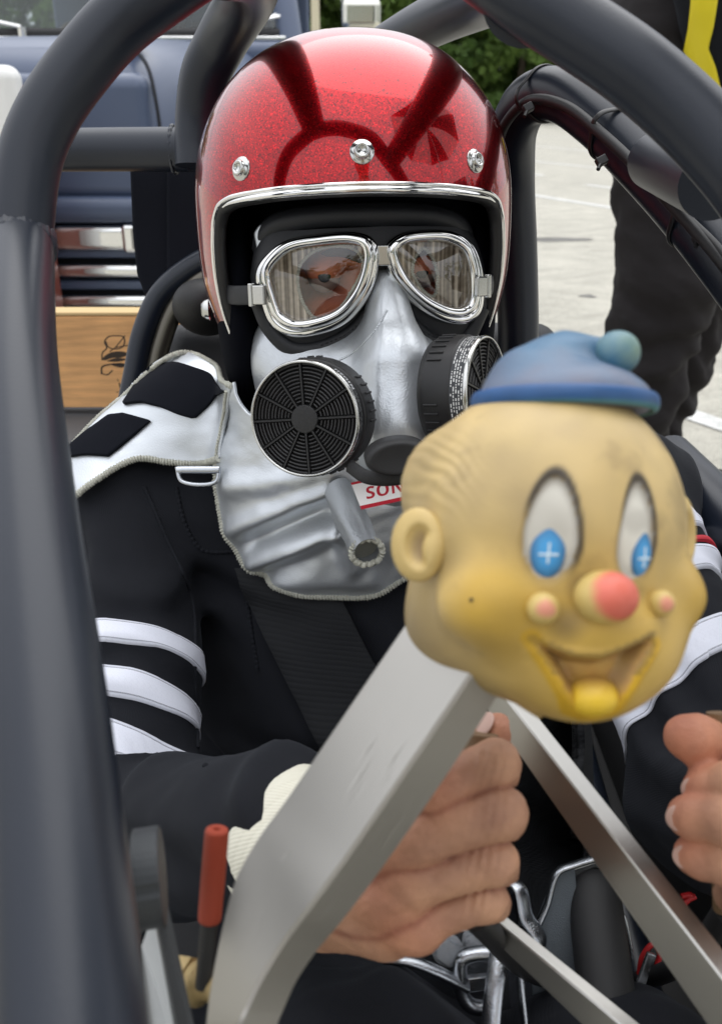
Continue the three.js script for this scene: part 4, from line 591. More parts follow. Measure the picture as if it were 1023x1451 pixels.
{ // body under the suit, with the two hands finely meshed
  const skinC = (x, y, z, nx, ny, n2) => { const a = fbm(x * 55, y * 55, z * 55, 3), b = nz(x * 260, y * 260, z * 260); const r = 1 + 0.45 * a + 0.06 * b; return [0.46 * r, 0.248 * (r + 0.07 * a), 0.152 * (r + 0.02)]; };
  const torso = (x, y, z) => {
    let d = smin(ell(x, y, z, J.chest, 0.15, 0.19, 0.09), cap(x, y, z, J.chest, J.belly, 0.12, 0.12), 0.06);
    d = smin(d, cap(x, y, z, J.shL, J.shR, 0.05, 0.05), 0.08); d = smin(d, cap(x, y, z, J.chest, J.neck, 0.07, 0.055), 0.05); d = smin(d, cap(x, y, z, J.neck, HO, 0.055, 0.05), 0.03);
    for (const s of ['L', 'R']) { d = smin(d, cap(x, y, z, J['sh' + s], J['el' + s], 0.046, 0.038), 0.04); d = smin(d, cap(x, y, z, J['el' + s], J['wr' + s], 0.030, 0.024), 0.02); d = smin(d, cap(x, y, z, J['hip' + s], J['kn' + s], 0.075, 0.055), 0.05); d = smin(d, cap(x, y, z, J.belly, J['hip' + s], 0.1, 0.08), 0.06); }
    return d;
  };
  // face in the head frame
  const eyeP = [onZ(460, 391, 0.096), onZ(600, 385, 0.096)];
  const faceF = (x, y, z) => {
    x -= 0.017; y += 0.05; z += 0.007; let d = ell(x, y, z, V(0, 0.03, 0.0), 0.075, 0.115, 0.092);
    d = smin(d, cap(x, y, z, V(0, 0.0, 0.088), V(0, -0.045, 0.108), 0.008, 0.013), 0.015); d = smin(d, ell(x, y, z, V(0, -0.09, 0.065), 0.03, 0.03, 0.03), 0.03);
    for (const s of [-1, 1]) { d = smin(d, ell(x, y, z, V(s * 0.045, -0.04, 0.062), 0.03, 0.025, 0.025), 0.02); const q = eyeP[(s + 1) / 2]; d = smax(d, -ell(x, y, z, V(q.x - 0.017, q.y + 0.05, 0.102), 0.02, 0.013, 0.018), 0.012); d = smin(d, ell(x, y, z, V(q.x - 0.017, q.y + 0.0545, 0.0845), 0.0145, 0.0105, 0.0128), 0.003); d = smin(d, cap(x, y, z, V(s * 0.015, 0.012, 0.094), V(s * 0.05, 0.012, 0.08), 0.006, 0.005), 0.01); d = smin(d, ell(x, y, z, V(s * 0.078, -0.015, -0.005), 0.01, 0.03, 0.018), 0.008); }
    return d;
  };
  const finger = (x, y, z, q, r) => { let d = 1e9; for (let i = 0; i < q.length - 1; i++) { const c = cap(x, y, z, q[i], q[i + 1], r[i], r[i + 1]); d = i ? smin(d, c, 0.004) : c; } return d; };
  // photo-left hand: fist closed round an upright grip
  const hL = [ // knuckle, middle joint, end joint, tip
    [[[560, 1138, 0.372], [612, 1118, 0.361], [702, 1082, 0.357], [712, 1086, 0.384], [668, 1108, 0.402], [640, 1116, 0.398]], [0.0106, 0.0098, 0.0092, 0.0088, 0.0082, 0.0074]],
    [[[545, 1204, 0.372], [600, 1186, 0.358], [710, 1152, 0.352], [720, 1156, 0.382], [676, 1174, 0.402], [645, 1180, 0.398]], [0.0108, 0.0103, 0.0099, 0.0093, 0.0086, 0.0077]],
    [[[540, 1268, 0.374], [590, 1250, 0.361], [700, 1220, 0.356], [708, 1224, 0.384], [668, 1236, 0.402], [642, 1240, 0.398]], [0.0104, 0.0097, 0.0090, 0.0086, 0.0081, 0.0074]],
    [[[552, 1316, 0.380], [598, 1304, 0.368], [690, 1275, 0.363], [696, 1279, 0.384], [662, 1290, 0.398], [640, 1294, 0.396]], [0.0095, 0.0087, 0.0079, 0.0075, 0.0072, 0.0065]]].map(([p, r]) => [p.map((q) => C(...q)), r]);
  const thL = [[545, 1190, 0.405], [610, 1120, 0.408], [672, 1066, 0.408], [703, 1038, 0.404]].map((q) => C(...q)), thLr = [0.017, 0.0135, 0.0115, 0.0088];
  const wr = [C(690, 1084, 0.347), C(698, 1152, 0.342), C(690, 1220, 0.347), C(680, 1275, 0.355)];
  const handL = (x, y, z) => {
    let d = cap(x, y, z, J.wrL, C(500, 1230, 0.40), 0.027, 0.026); d = smin(d, cap(x, y, z, J.wrL, C(540, 1285, 0.385), 0.026, 0.017), 0.022);
    for (const [p] of hL) d = smin(d, cap(x, y, z, C(480, 1245, 0.402), p[0], 0.018, 0.0112), 0.010);
    d = smin(d, ell(x, y, z, C(525, 1218, 0.392), 0.028, 0.030, 0.013), 0.012);
    let f = 1e9; for (const [p, r] of hL) { const q = finger(x, y, z, p, r); f = f > 1 ? q : smin(f, q, 0.0010); } d = smin(d, f, 0.0040);
    d = smin(d, finger(x, y, z, thL, thLr), 0.006);
    for (const [px, py, dd, r] of [[546, 1272, 0.3650, 0.0085], [585, 1318, 0.3640, 0.0075], [560, 1205, 0.361, 0.008], [622, 1128, 0.354, 0.006]]) d = smin(d, sph(x, y, z, C(px, py, dd), r), 0.012);   // knuckles
    for (const [a, b] of [[[500, 1240, 0.388], [546, 1272, 0.3655]], [[490, 1270, 0.392], [585, 1318, 0.366]], [[500, 1210, 0.388], [560, 1205, 0.364]]]) d = smin(d, cap(x, y, z, C(...a), C(...b), 0.004, 0.005), 0.009);   // tendons
    for (const [px, py, dd] of [[712, 1078, 0.345], [722, 1142, 0.341], [708, 1214, 0.3445]]) for (let k = -1; k < 2; k++) d = smax(d, -cap(x, y, z, C(px - 14 + k * 8, py - 14, dd - 0.0005), C(px - 10 + k * 8, py + 14, dd - 0.0005), 0.0004, 0.0004), 0.0016);   // creases over the joints
    for (const k of wr) { const q = ((x - k.x) ** 2 + (y - k.y) ** 2 + (z - k.z) ** 2) / 0.00007; if (q < 5) d += 0.00042 * Math.exp(-q) * Math.sin((x - 0.25 * y) * 1750); }
    return d + 0.00025 * nz(x * 420, y * 420, z * 420) + 0.0004 * nz(x * 160, y * 220, z * 160);
  };
  // photo-right hand: finger ends and thumb round the other grip
  const hR = [
    [[[1205, 1090, 0.385], [1120, 1100, 0.362], [1048, 1112, 0.364], [1004, 1117, 0.376], [994, 1117, 0.379]], [0.0125, 0.0115, 0.0102, 0.0088, 0.0075]],
    [[[1205, 1160, 0.385], [1110, 1166, 0.360], [1035, 1162, 0.360], [984, 1158, 0.372], [972, 1157, 0.375]], [0.0128, 0.0118, 0.0105, 0.0092, 0.0078]],
    [[[1205, 1225, 0.385], [1110, 1228, 0.362], [1040, 1222, 0.362], [992, 1213, 0.373], [980, 1211, 0.376]], [0.0124, 0.0113, 0.0100, 0.0088, 0.0074]],
    [[[1205, 1285, 0.390], [1120, 1282, 0.370], [1062, 1274, 0.372], [1040, 1268, 0.384], [1034, 1266, 0.388]], [0.0112, 0.0102, 0.0090, 0.0078, 0.0068]]].map(([p, r]) => [p.map((q) => C(...q)), r]);
  const thR = [[1180, 1140, 0.405], [1090, 1080, 0.402], [1026, 1058, 0.392], [982, 1047, 0.386], [968, 1043, 0.387]].map((q) => C(...q)), thRr = [0.017, 0.0135, 0.0112, 0.0104, 0.0082];
  const handR = (x, y, z) => {
    let d = cap(x, y, z, J.wrR, C(1190, 1180, 0.392), 0.029, 0.028); for (const [p] of hR) d = smin(d, cap(x, y, z, J.wrR, p[0], 0.022, 0.013), 0.015);
    let f = 1e9; for (const [p, r] of hR) { const q = finger(x, y, z, p, r); f = f > 1 ? q : smin(f, q, 0.0016); } d = smin(d, f, 0.006); d = smin(d, finger(x, y, z, thR, thRr), 0.005);
    return d + 0.00025 * nz(x * 420, y * 420, z * 420);
  };
  const red = (x, y, z, c, r) => Math.exp(-(((x - c.x) ** 2 + (y - c.y) ** 2 + (z - c.z) ** 2) / (r * r)));
  const kn = [C(546, 1272, 0.365), C(585, 1318, 0.364), C(560, 1205, 0.361), C(612, 1118, 0.352)], tips = [thR[4], thR[3], hR[0][0][4], hR[1][0][4], hR[2][0][4], thL[3]];
  const handC = (x, y, z) => { const c = skinC(x, y, z); let w = 0; if (x < 0.09) { let m1 = 1, m2 = 1; for (const [p, r] of hL) { const q = finger(x, y, z, p, r); if (q < m1) { m2 = m1; m1 = q; } else if (q < m2) m2 = q; } const cr = Math.exp(-Math.pow((m2 - m1) / 0.0016, 2)) * 0.42; c[0] *= 1 - 0.7 * cr; c[1] *= 1 - cr; c[2] *= 1 - cr; } for (const k of kn) w += 0.75 * red(x, y, z, k, 0.013); for (const k of tips) w += 0.8 * red(x, y, z, k, 0.013); w = Math.min(w, 1); return [c[0] * (1 - 0.02 * w), c[1] * (1 - 0.30 * w), c[2] * (1 - 0.34 * w)]; };  // skin darkens where fingers meet: the shade between them is painted in
  const gL = nets(handL, C(425, 1385, 0.44), C(790, 1000, 0.30).setZ(-0.33), 0.0013, handC);
  const bL = boxOf([C(930, 1010, 0.36), C(1290, 1340, 0.36), C(1000, 1100, 0.44), C(1000, 1100, 0.345)], 0.006);
  const gR = nets(handR, bL[0], bL[1], 0.0018, handC);
  const [lo, hi] = boxOf(Object.values(J), 0.16);
  const gB = nets(torso, lo, hi, 0.014, skinC);
  const gF = nets(faceF, V(-0.1, -0.19, -0.11), V(0.125, 0.12, 0.135), 0.0035, (x, y, z) => { const c = skinC(x, y, z); const e = Math.min(Math.hypot(x - 0.05, y + 0.058), Math.hypot(x + 0.016, y + 0.058)); return [c[0] * 1.3, c[1] * (0.66 + 0.1 * Math.min(1, e / 0.03)), c[2] * 0.55]; }).applyMatrix4(HC);
  const body = part(driver, 'body', mergeGeometries([gB, gF, gL, gR]), MT.skin, M);
  for (const s of [-1, 1]) { const e = part(body, 'eye', new THREE.SphereGeometry(0.0125, 24, 16).translate(eyeP[(s + 1) / 2].x, eyeP[(s + 1) / 2].y, 0.0755), phy({ color: rgb(0.30, 0.22, 0.19), roughness: 0.2 }), HW); part(body, 'iris', new THREE.SphereGeometry(0.0048, 20, 12).scale(1, 1, 0.4).translate(eyeP[(s + 1) / 2].x, eyeP[(s + 1) / 2].y, 0.0878), std({ color: rgb(0.03, 0.035, 0.04), roughness: 0.15 }), HW); part(body, 'eyebrow', sweep([V(0.017 + s * 0.016, -0.039, 0.094), V(0.017 + s * 0.034, -0.033, 0.089), V(0.017 + s * 0.052, -0.039, 0.075)], [0.003, 0.0035, 0.0015], { seg: 8, n: 16 }), std({ color: rgb(0.06, 0.04, 0.03), roughness: 0.9 }), HW); }
  // nails
  const nail = (c, n, l, w, len) => { const g = new THREE.SphereGeometry(1, 16, 12).scale(w, len, 0.0011); g.applyMatrix4(new THREE.Matrix4().makeBasis(l.clone().cross(n).normalize(), l, n).setPosition(c)); return part(body, 'nail', g, MT.nail); };
  const nl = (f, r, tip, prev, n, w, len) => { const l = tip.clone().sub(prev).normalize(), nn = n.clone().addScaledVector(l, -n.dot(l)).normalize(); nail(tip.clone().addScaledVector(nn, r * 0.97).addScaledVector(l, -0.001), nn, l, w, len); };
  nl(0, 0.0075, hR[0][0][4], hR[0][0][2], V(-0.75, 0.05, 0.5), 0.0052, 0.0062); nl(0, 0.0078, hR[1][0][4], hR[1][0][2], V(-0.8, 0.05, 0.4), 0.0054, 0.0062); nl(0, 0.0074, hR[2][0][4], hR[2][0][2], V(-0.8, 0.05, 0.4), 0.005, 0.006);
  nl(0, 0.0088, thL[3], thL[2], V(-0.75, 0.45, 0.35), 0.0062, 0.0075);
}
// suit
const fold = (x, y, z) => 0.0095 * fbm(x * 10 + y * 6, y * 12, z * 12, 3) + 0.0030 * Math.sin(90 * (x * 0.5 + y) + 9 * nz(x * 8, y * 8, z * 8));
const suitF = (x, y, z) => {
  let d = smin(ell(x, y, z, J.chest, 0.185, 0.21, 0.125), cap(x, y, z, J.chest, J.belly, 0.145, 0.15), 0.08);
  d = smin(d, cap(x, y, z, J.shL, J.shR, 0.058, 0.058), 0.08); d = smin(d, cap(x, y, z, J.chest, J.neck, 0.09, 0.07), 0.06);
  for (const s of ['L', 'R']) { d = smin(d, cap(x, y, z, J['sh' + s], J['el' + s], 0.058, 0.051), 0.025); d = smin(d, cap(x, y, z, J.belly, J['hip' + s], 0.13, 0.11), 0.07); d = smin(d, cap(x, y, z, J['hip' + s], J['kn' + s], 0.105, 0.082), 0.05); }
  const eL = smin(cap(x, y, z, J.elL, C(405, 1178, 0.465), 0.053, 0.041), sph(x, y, z, C(392, 1146, 0.485), 0.026), 0.03); d = smin(d, eL, 0.014);
  d = smin(d, cap(x, y, z, J.elR, C(1165, 1150, 0.45), 0.057, 0.044), 0.014);
  return d + fold(x, y, z);
};
{
  const [lo, hi] = boxOf([J.shL, J.elL, J.shR, J.elR, J.neck, J.belly, J.knL, J.knR, J.wrR], 0.14);
  part(driver, 'racing_suit', nets(suitF, lo, hi, 0.0065), MT.suit);
  const armF = (x, y, z) => { let d = 1e9; for (const s of ['L', 'R']) d = Math.min(d, cap(x, y, z, J['sh' + s], J['el' + s], 0.058, 0.051)); d = smin(d, cap(x, y, z, J.shL, J.shL.clone().add(V(0.06, 0, 0)), 0.058, 0.058), 0.03); return d + fold(x, y, z); };
  const stTex = (() => { const cv = document.createElement('canvas'); cv.width = 512; cv.height = 128; const g = cv.getContext('2d'), R = mulberry(3); g.fillStyle = '#fff'; g.fillRect(0, 0, 512, 128); for (let k = 0; k < 900; k++) { g.fillStyle = `rgba(120,120,130,${0.05 * R()})`; g.fillRect(R() * 512, R() * 128, 3 + R() * 40, 1 + R() * 5); } g.fillStyle = '#3a3d48'; for (const v of [12, 114]) for (let k = 0; k < 16; k++) g.fillRect(k * 32 + 3, v, 17, 5); const t = new THREE.CanvasTexture(cv); t.colorSpace = THREE.SRGBColorSpace; t.wrapS = t.wrapT = THREE.RepeatWrapping; return t; })();
  MT.stripe.map = stTex; MT.stripe.bumpMap = null;
  // white sleeve bands: rings wrapped on the sleeve
  const arm = (s, q) => { const a = J['sh' + s], b = J['el' + s]; return a.clone().lerp(b, q); };
  const band = (s, t0, t1, slant, name = 'sleeve_band', mat = MT.stripe, a0 = 0, a1 = Math.PI * 2, off = 0.0022) => {
    const ax = J['el' + s].clone().sub(J['sh' + s]).normalize(); let X = V(0, 0, 1); X.addScaledVector(ax, -X.dot(ax)).normalize(); const Y = ax.clone().cross(X);
    const ray = (th, t) => { const dir = X.clone().multiplyScalar(Math.cos(th)).addScaledVector(Y, Math.sin(th)); const o = arm(s, t).addScaledVector(ax, slant * Math.sin(th) * 0.05); let r = 0.115; for (let k = 0; k < 50; k++) { const p = o.clone().addScaledVector(dir, r), v = armF(p.x, p.y, p.z); if (v < 0.0002) break; r -= Math.max(v * 0.6, 0.0004); if (r < 0.035) break; } return o.addScaledVector(dir, r + off); };
    const pos = [], uv = [], idx = [], nu = 120, nv = 8; // rows: rim in, face, rim out
    const rows = [[t0, -0.004], [t0, 0]]; for (let j = 1; j < nv; j++) rows.push([lerp(t0, t1, j / nv), 0.0004 * Math.sin(j / nv * Math.PI)]); rows.push([t1, 0], [t1, -0.004]);
    rows.forEach(([t, o]) => { for (let i = 0; i <= nu; i++) { const th = lerp(a0, a1, i / nu), p = ray(th, t + 0.006 * nz(th * 1.3, t0 * 30)), c = arm(s, t); const d = p.clone().sub(c).normalize(); p.addScaledVector(d, o); pos.push(p.x, p.y, p.z); uv.push(th * 13, clamp((t - t0) / (t1 - t0), 0, 1)); } });
    for (let j = 0; j < rows.length - 1; j++) for (let i = 0; i < nu; i++) { const a = j * (nu + 1) + i, b = a + nu + 1; idx.push(a, a + 1, b, a + 1, b + 1, b); }
    return part(driver, name, geom(pos, idx, uv), mat);
  };
  band('L', 0.505, 0.575, -0.30); band('L', 0.635, 0.715, -0.42); band('L', 0.775, 0.87, -0.55);
  band('R', 0.28, 0.35, 0.6); band('R', 0.415, 0.50, 0.6); band('R', 0.655, 0.755, 0.7);
  band('R', 0.388, 0.402, 0.6, 'red_piping', std({ color: rgb(0.5, 0.015, 0.03), roughness: 0.7 }));
  // knit cuff
  part(driver, 'cuff', sweep([C(402, 1180, 0.472), C(424, 1205, 0.45), C(448, 1236, 0.432)], [0.0385, 0.0385, 0.0335], { seg: 60, n: 24, wob: (a, L) => 0.02 * Math.sin(a * 30) + 0.03 * nz(Math.cos(a) * 2, Math.sin(a) * 2, L * 40) }), MT.knit);
  part(driver, 'cuff', sweep([C(1160, 1152, 0.455), C(1172, 1152, 0.43)], [0.042, 0.036], { seg: 60, n: 12, wob: (a) => 0.02 * Math.sin(a * 30) }), MT.knit);
  // seams and a flap edge sewn on the chest and sleeve
  const seamLine = (P) => part(driver, 'suit_seam', sweep(smoothPoly(P, 30).map(([x, y]) => { const p = meet(suitF, x, y, 0.5, 1.1); return p.addScaledVector(grad(suitF, p, 0.008), 0.0004); }), 0.0016, { seg: 8, n: 120, wob: (a, L) => 0.2 * Math.sin(L * 1500) }), MT.suit);
  seamLine([[250, 690], [262, 740], [285, 778], [345, 782]]); seamLine([[205, 690], [235, 760], [272, 850], [276, 960], [280, 1060]]); seamLine([[345, 782], [352, 860], [366, 950]]); seamLine([[290, 1085], [330, 1110], [352, 1170], [356, 1230]]);
}
// silver hood: bib draped on chest and shoulders
{
  const suitS = (x, y, z) => { let d = smin(ell(x, y, z, J.chest, 0.185, 0.21, 0.125), cap(x, y, z, J.chest, J.belly, 0.145, 0.15), 0.08); d = smin(d, cap(x, y, z, J.shL, J.shR, 0.058, 0.058), 0.08); d = smin(d, cap(x, y, z, J.chest, J.neck, 0.09, 0.07), 0.06); for (const s of ['L', 'R']) d = smin(d, cap(x, y, z, J['sh' + s], J['el' + s], 0.058, 0.051), 0.035); return d - 0.0015; };
  const base = (x, y, z) => { let d = smin(suitS(x, y, z), cap(x, y, z, J.neck, C(505, 520, 0.72), 0.085, 0.10), 0.06); d = smin(d, cap(x, y, z, C(140, 705, 0.82), C(305, 592, 0.785), 0.050, 0.050), 0.03); return smin(d, ell(x, y, z, C(480, 700, 0.72), 0.075, 0.055, 0.05), 0.06); };
  const drape = (px, py) => { // relief of the cloth, metres
    const g = (ax, ay, bx, by, w, h) => { const dx = bx - ax, dy = by - ay, t = clamp(((px - ax) * dx + (py - ay) * dy) / (dx * dx + dy * dy), 0, 1); const dd = Math.hypot(px - ax - dx * t, py - ay - dy * t); return h * Math.exp(-dd * dd / (w * w)); };
    let h = 0.007 * fbm(px / 75, py / 60, 3, 2) + 0.0010 * fbm(px / 20, py / 16, 8, 2);
    h += g(345, 745, 470, 690, 14, 0.008) + g(372, 788, 478, 745, 13, 0.010) + g(478, 745, 500, 790, 14, 0.007) - g(365, 762, 455, 725, 13, 0.009) - g(385, 805, 470, 770, 14, 0.005) + g(400, 818, 520, 815, 14, 0.004) + g(340, 690, 470, 665, 16, 0.006) - g(480, 715, 545, 700, 14, 0.005);
    return h;
  };
  const bib = (A, B, nu, nv, name, lab) => { const Q = between(smoothPoly(A), smoothPoly(B)); return part(driver, name, sheet(nu, nv, (u, v) => { const [px, py] = Q(u, v); const p = meet(base, px, py, 0.55, 1.1); return p.addScaledVector(grad(base, p, 0.012), 0.007 + drape(px, py)); }, 0.0022), MT.silver, M, lab); };
  const outlineF = [[318, 652], [317, 690], [330, 745], [352, 785], [385, 815], [430, 834], [480, 840], [530, 836], [566, 815], [600, 800], [700, 800], [800, 760]];
  bib([[345, 540], [350, 560], [360, 580], [380, 590], [410, 600], [460, 610], [510, 615], [560, 615], [620, 610], [660, 600], [690, 580], [700, 560]], outlineF, 110, 70, 'hood_bib');
  // shoulder flap
  const Ftop = [[112, 640], [138, 612], [175, 580], [210, 548], [245, 520], [268, 513], [300, 524], [344, 546]], Fbot = [[112, 712], [140, 690], [170, 668], [200, 655], [240, 657], [280, 658], [312, 655], [326, 652]];
  const FQ = between(smoothPoly(Ftop), smoothPoly(Fbot));
  const flapAt = (px, py, o = 0) => { const p = meet(base, px, py, 0.6, 1.2); return p.addScaledVector(grad(base, p, 0.014), 0.010 + 0.0025 * fbm(px / 55, py / 40, 5, 2) + o); };
  part(driver, 'hood_shoulder_flap', sheet(70, 36, (u, v) => flapAt(...FQ(u, v)), 0.0025), MT.silver);
  const patch = (A, B, n) => { const Q = between(A, B); part(driver, 'black_patch', sheet(n, 14, (u, v) => flapAt(...Q(u, v), 0.0030), 0.0026), MT.patchBlack); };
  patch([[186, 585], [205, 556], [226, 535], [260, 529], [300, 540], [339, 552]], [[188, 586], [214, 580], [240, 583], [262, 590], [284, 595], [339, 553]], 30);
  patch([[109, 645], [135, 622], [165, 602], [185, 598], [222, 602]], [[111, 657], [130, 654], [148, 655], [160, 656], [223, 603]], 24);
  // overlocked yarn edges
  const edge = (P, at, r, n) => part(driver, 'yarn_edge', sweep(smoothPoly(P, 50).map(([px, py]) => at(px, py)), r, { seg: 10, n, wob: (a, L) => 0.22 * Math.sin(L * 2600) + 0.25 * nz(L * 300, a, 2) }), MT.yarn);
  edge(outlineF.slice(0, 10), (px, py) => { const p = meet(base, px, py, 0.55, 1.1); return p.addScaledVector(grad(base, p, 0.012), 0.006 + drape(px, py)); }, 0.0028, 420);
  edge(Fbot, (px, py) => flapAt(px, py, -0.001), 0.0026, 300); edge(Ftop, (px, py) => flapAt(px, py, -0.001), 0.0022, 300);
  edge([[340, 552], [336, 580], [330, 620], [322, 654]], (px, py) => flapAt(px, py, 0.0005), 0.0014, 120);
  // rolled tube of cloth, open towards the camera
  const ra = C(482, 700, 0.645), rb = C(520, 782, 0.594);
  part(driver, 'rolled_cloth', sweep([ra, C(499, 738, 0.616), rb], [0.012, 0.0125, 0.0108], { seg: 36, n: 30, caps: false, wob: (a, L) => 0.09 * Math.sin(2 * a + 1) + 0.08 * nz(Math.cos(a) * 1.5, Math.sin(a) * 1.5, L * 40) }), phy({ color: rgb(0.36, 0.38, 0.40), metalness: 0.6, roughness: 0.45, bumpMap: rep(tGrain, 16, 16), bumpScale: 0.0005 }));  // silver cloth in a darker colour, so the roll looks shaded
  part(driver, 'yarn_edge', (() => { const m = alongM(rb, C(530, 808, 0.535).sub(ra)), p = []; for (let k = 0; k < 40; k++) { const a = k / 40 * 6.2832; p.push(V(Math.cos(a) * 0.0105, 0.0006 * Math.sin(k * 3), Math.sin(a) * 0.0095).applyMatrix4(m)); } return sweep(p, 0.0019, { closed: true, seg: 8, n: 400, wob: (a, L) => 0.3 * Math.sin(L * 2600) + 0.25 * nz(L * 300, a) }); })(), MT.yarn);
  part(driver, 'rolled_cloth', cyl(C(484, 706, 0.645), C(517, 776, 0.602), 0.0092), MT.yarn, M, 'cream inside of the rolled cloth');
  // sewn tag below the mask
  const cv = document.createElement('canvas'); cv.width = 512; cv.height = 256; const g = cv.getContext('2d'); g.fillStyle = '#e9e7e6'; g.fillRect(0, 0, 512, 256); g.fillStyle = '#b3122a'; g.fillRect(0, 0, 512, 22); g.fillRect(0, 222, 512, 34); g.fillRect(480, 0, 32, 256); g.font = 'italic bold 150px sans-serif'; g.fillText('SON', 60, 176); g.font = 'bold 44px sans-serif'; g.fillText('®', 392, 180);
  const tt = new THREE.CanvasTexture(cv); tt.colorSpace = THREE.SRGBColorSpace;
  const A = C(497, 684, 0.575), B = C(590, 664, 0.578), D = C(512, 722, 0.572), pos = [], uv = [], idx = []; for (let j = 0; j <= 6; j++) for (let i = 0; i <= 12; i++) { const p = A.clone().addScaledVector(B.clone().sub(A), i / 12).addScaledVector(D.clone().sub(A), j / 6); p.z += 0.0012 * Math.sin(i * 0.7); pos.push(p.x, p.y, p.z); uv.push(i / 12, 1 - j / 6); } for (let j = 0; j < 6; j++) for (let i = 0; i < 12; i++) { const a = j * 13 + i; idx.push(a, a + 13, a + 1, a + 1, a + 13, a + 14); }
  part(driver, 'sewn_tag', geom(pos, idx, uv), std({ map: tt, roughness: 0.8 }), M, 'white cloth tag with red letters and red border');
}
// helmet: shell as a swelling from the crown down to its edge, direction by direction
{
  const A = 0.126, TOP = 0.130, CF = 0.142, CB = 0.155;
  const surf = (d, o = 0) => { // point of the shell in direction d
    const a = A + o, b = (d.y > 0 ? TOP : 0.175) + o, c = (d.z > 0 ? CF : CB) + o, e = d.y > 0 ? 2.25 : 2.5;
    const s = Math.pow(Math.pow(Math.pow(Math.abs(d.x) / a, 2.15) + Math.pow(Math.abs(d.z) / c, 2.15), e / 2.15) + Math.pow(Math.abs(d.y) / b, e), -1 / e);
    const p = d.clone().multiplyScalar(s); if (p.y < -0.04) { const k = 1 - 0.055 * sstep(-0.04, -0.15, p.y); p.x *= k; p.z *= k; } return p;
  };
  const D = (az, po) => { az *= Math.PI / 180; po *= Math.PI / 180; return V(Math.sin(po) * Math.sin(az), Math.cos(po), Math.sin(po) * Math.cos(az)); };
  const E = [[0, 87.5], [25, 88], [41, 89.0], [47.5, 91], [51, 95.5], [53, 103], [54.2, 113], [55.4, 125], [56.4, 138], [58.5, 149], [66, 157], [84, 160], [110, 153], [140, 134], [180, 128]];
  const edgeAt = (az) => { const a = Math.abs(az); let i = 1; while (i < E.length - 1 && E[i][0] < a) i++; const t = (a - E[i - 1][0]) / (E[i][0] - E[i - 1][0]); const g = (k) => E[clamp(k, 0, E.length - 1)][1]; const p0 = g(i - 2), p1 = g(i - 1), p2 = g(i), p3 = g(i + 1); return 0.5 * (2 * p1 + (p2 - p0) * t + (2 * p0 - 5 * p1 + 4 * p2 - p3) * t * t + (3 * p1 - p0 - 3 * p2 + p3) * t * t * t); };
  const azs = []; for (let i = 0; i <= 360; i++) { const t = i / 360 * 2 - 1; azs.push(t * 180); }
  const fine = []; for (let a = -180; a < -80; a += 2) fine.push(a); for (let a = -80; a < -42; a += 0.4) fine.push(a); for (let a = -42; a < 42; a += 1.5) fine.push(a); for (let a = 42; a < 80; a += 0.4) fine.push(a); for (let a = 80; a <= 180; a += 2) fine.push(a);
  const shell = (o, nv, ext = 0) => { const pos = [], nor = [], uv = [], idx = [], w = fine.length; for (let j = 0; j <= nv; j++) for (const az of fine) { const d = D(az, Math.max(0.01, (edgeAt(az) + ext) * j / nv)), p = surf(d, o); pos.push(p.x, p.y, p.z); const e = 0.01, az2 = V(d.z, 0, -d.x).normalize(), t2 = d.clone().cross(az2); const n = surf(d.clone().addScaledVector(az2, e).normalize(), o).sub(surf(d.clone().addScaledVector(az2, -e).normalize(), o)).cross(surf(d.clone().addScaledVector(t2, e).normalize(), o).sub(surf(d.clone().addScaledVector(t2, -e).normalize(), o))).normalize(); if (n.dot(d) < 0) n.negate(); nor.push(n.x, n.y, n.z); const k = Math.sqrt(2 / (1.02 + d.z)) * 0.13; uv.push(d.x * k, d.y * k); }
    for (let j = 0; j < nv; j++) for (let i = 0; i < w - 1; i++) { const a = j * w + i, b = a + w; idx.push(a, b, a + 1, a + 1, b, b + 1); } const g = geom(pos, idx, uv); g.setAttribute('normal', new THREE.Float32BufferAttribute(nor, 3)); return g; };
  const helmet = part(driver, 'helmet', shell(0, 90), MT.flake, HW);
  part(helmet, 'liner', shell(-0.010, 40), MT.liner, HW);
  const edgePts = (o, ext) => fine.filter((_, i) => i % 2 === 0 && i < fine.length - 1).map((az) => surf(D(az, edgeAt(az) + ext), o));
  part(helmet, 'edge_trim', sweep(edgePts(-0.004, 0.2), 0.0042, { closed: true, seg: 14, n: 700, section: (a) => [Math.cos(a) * 1.0, Math.sin(a) * 1.3] }), MT.plasticBlack, HW);
  part(helmet, 'chrome_bead', sweep(edgePts(0.0008, -0.9), 0.0016, { closed: true, seg: 12, n: 700 }), MT.chrome, HW);
  part(helmet, 'chrome_bead', (() => { const p = []; for (let a = -45; a <= 45; a += 3) p.push(surf(D(a, edgeAt(a) + 0.6), 0.0006)); return sweep(p, [...p.map((_, i) => 0.0026 * Math.sqrt(Math.max(0.05, 1 - Math.pow(i / (p.length - 1) * 2 - 1, 4))))], { seg: 14, n: 160 }); })(), MT.chrome, HW);
  // cheek pads and brow pad inside the opening
  const pad = (f, lo, hi) => part(helmet, 'padding', nets(f, lo, hi, 0.005), MT.liner, HW);
  for (const s of [-1, 1]) pad((x, y, z) => smax(ell(x, y, z, V(s * 0.090, -0.075, 0.005), 0.024, 0.085, 0.072), -ell(x, y, z, V(0, -0.03, 0.02), 0.082, 0.3, 0.2), 0.01), V(s > 0 ? 0.06 : -0.13, -0.17, -0.08), V(s > 0 ? 0.13 : -0.06, 0.03, 0.12));
  pad((x, y, z) => smax(ell(x, y, z, V(0, 0.0, 0.0), 0.112, 0.12, 0.128), -ell(x, y, z, V(0, -0.05, 0), 0.098, 0.095, 0.118), 0.008) , V(-0.125, -0.0, -0.02), V(0.125, 0.06, 0.14));
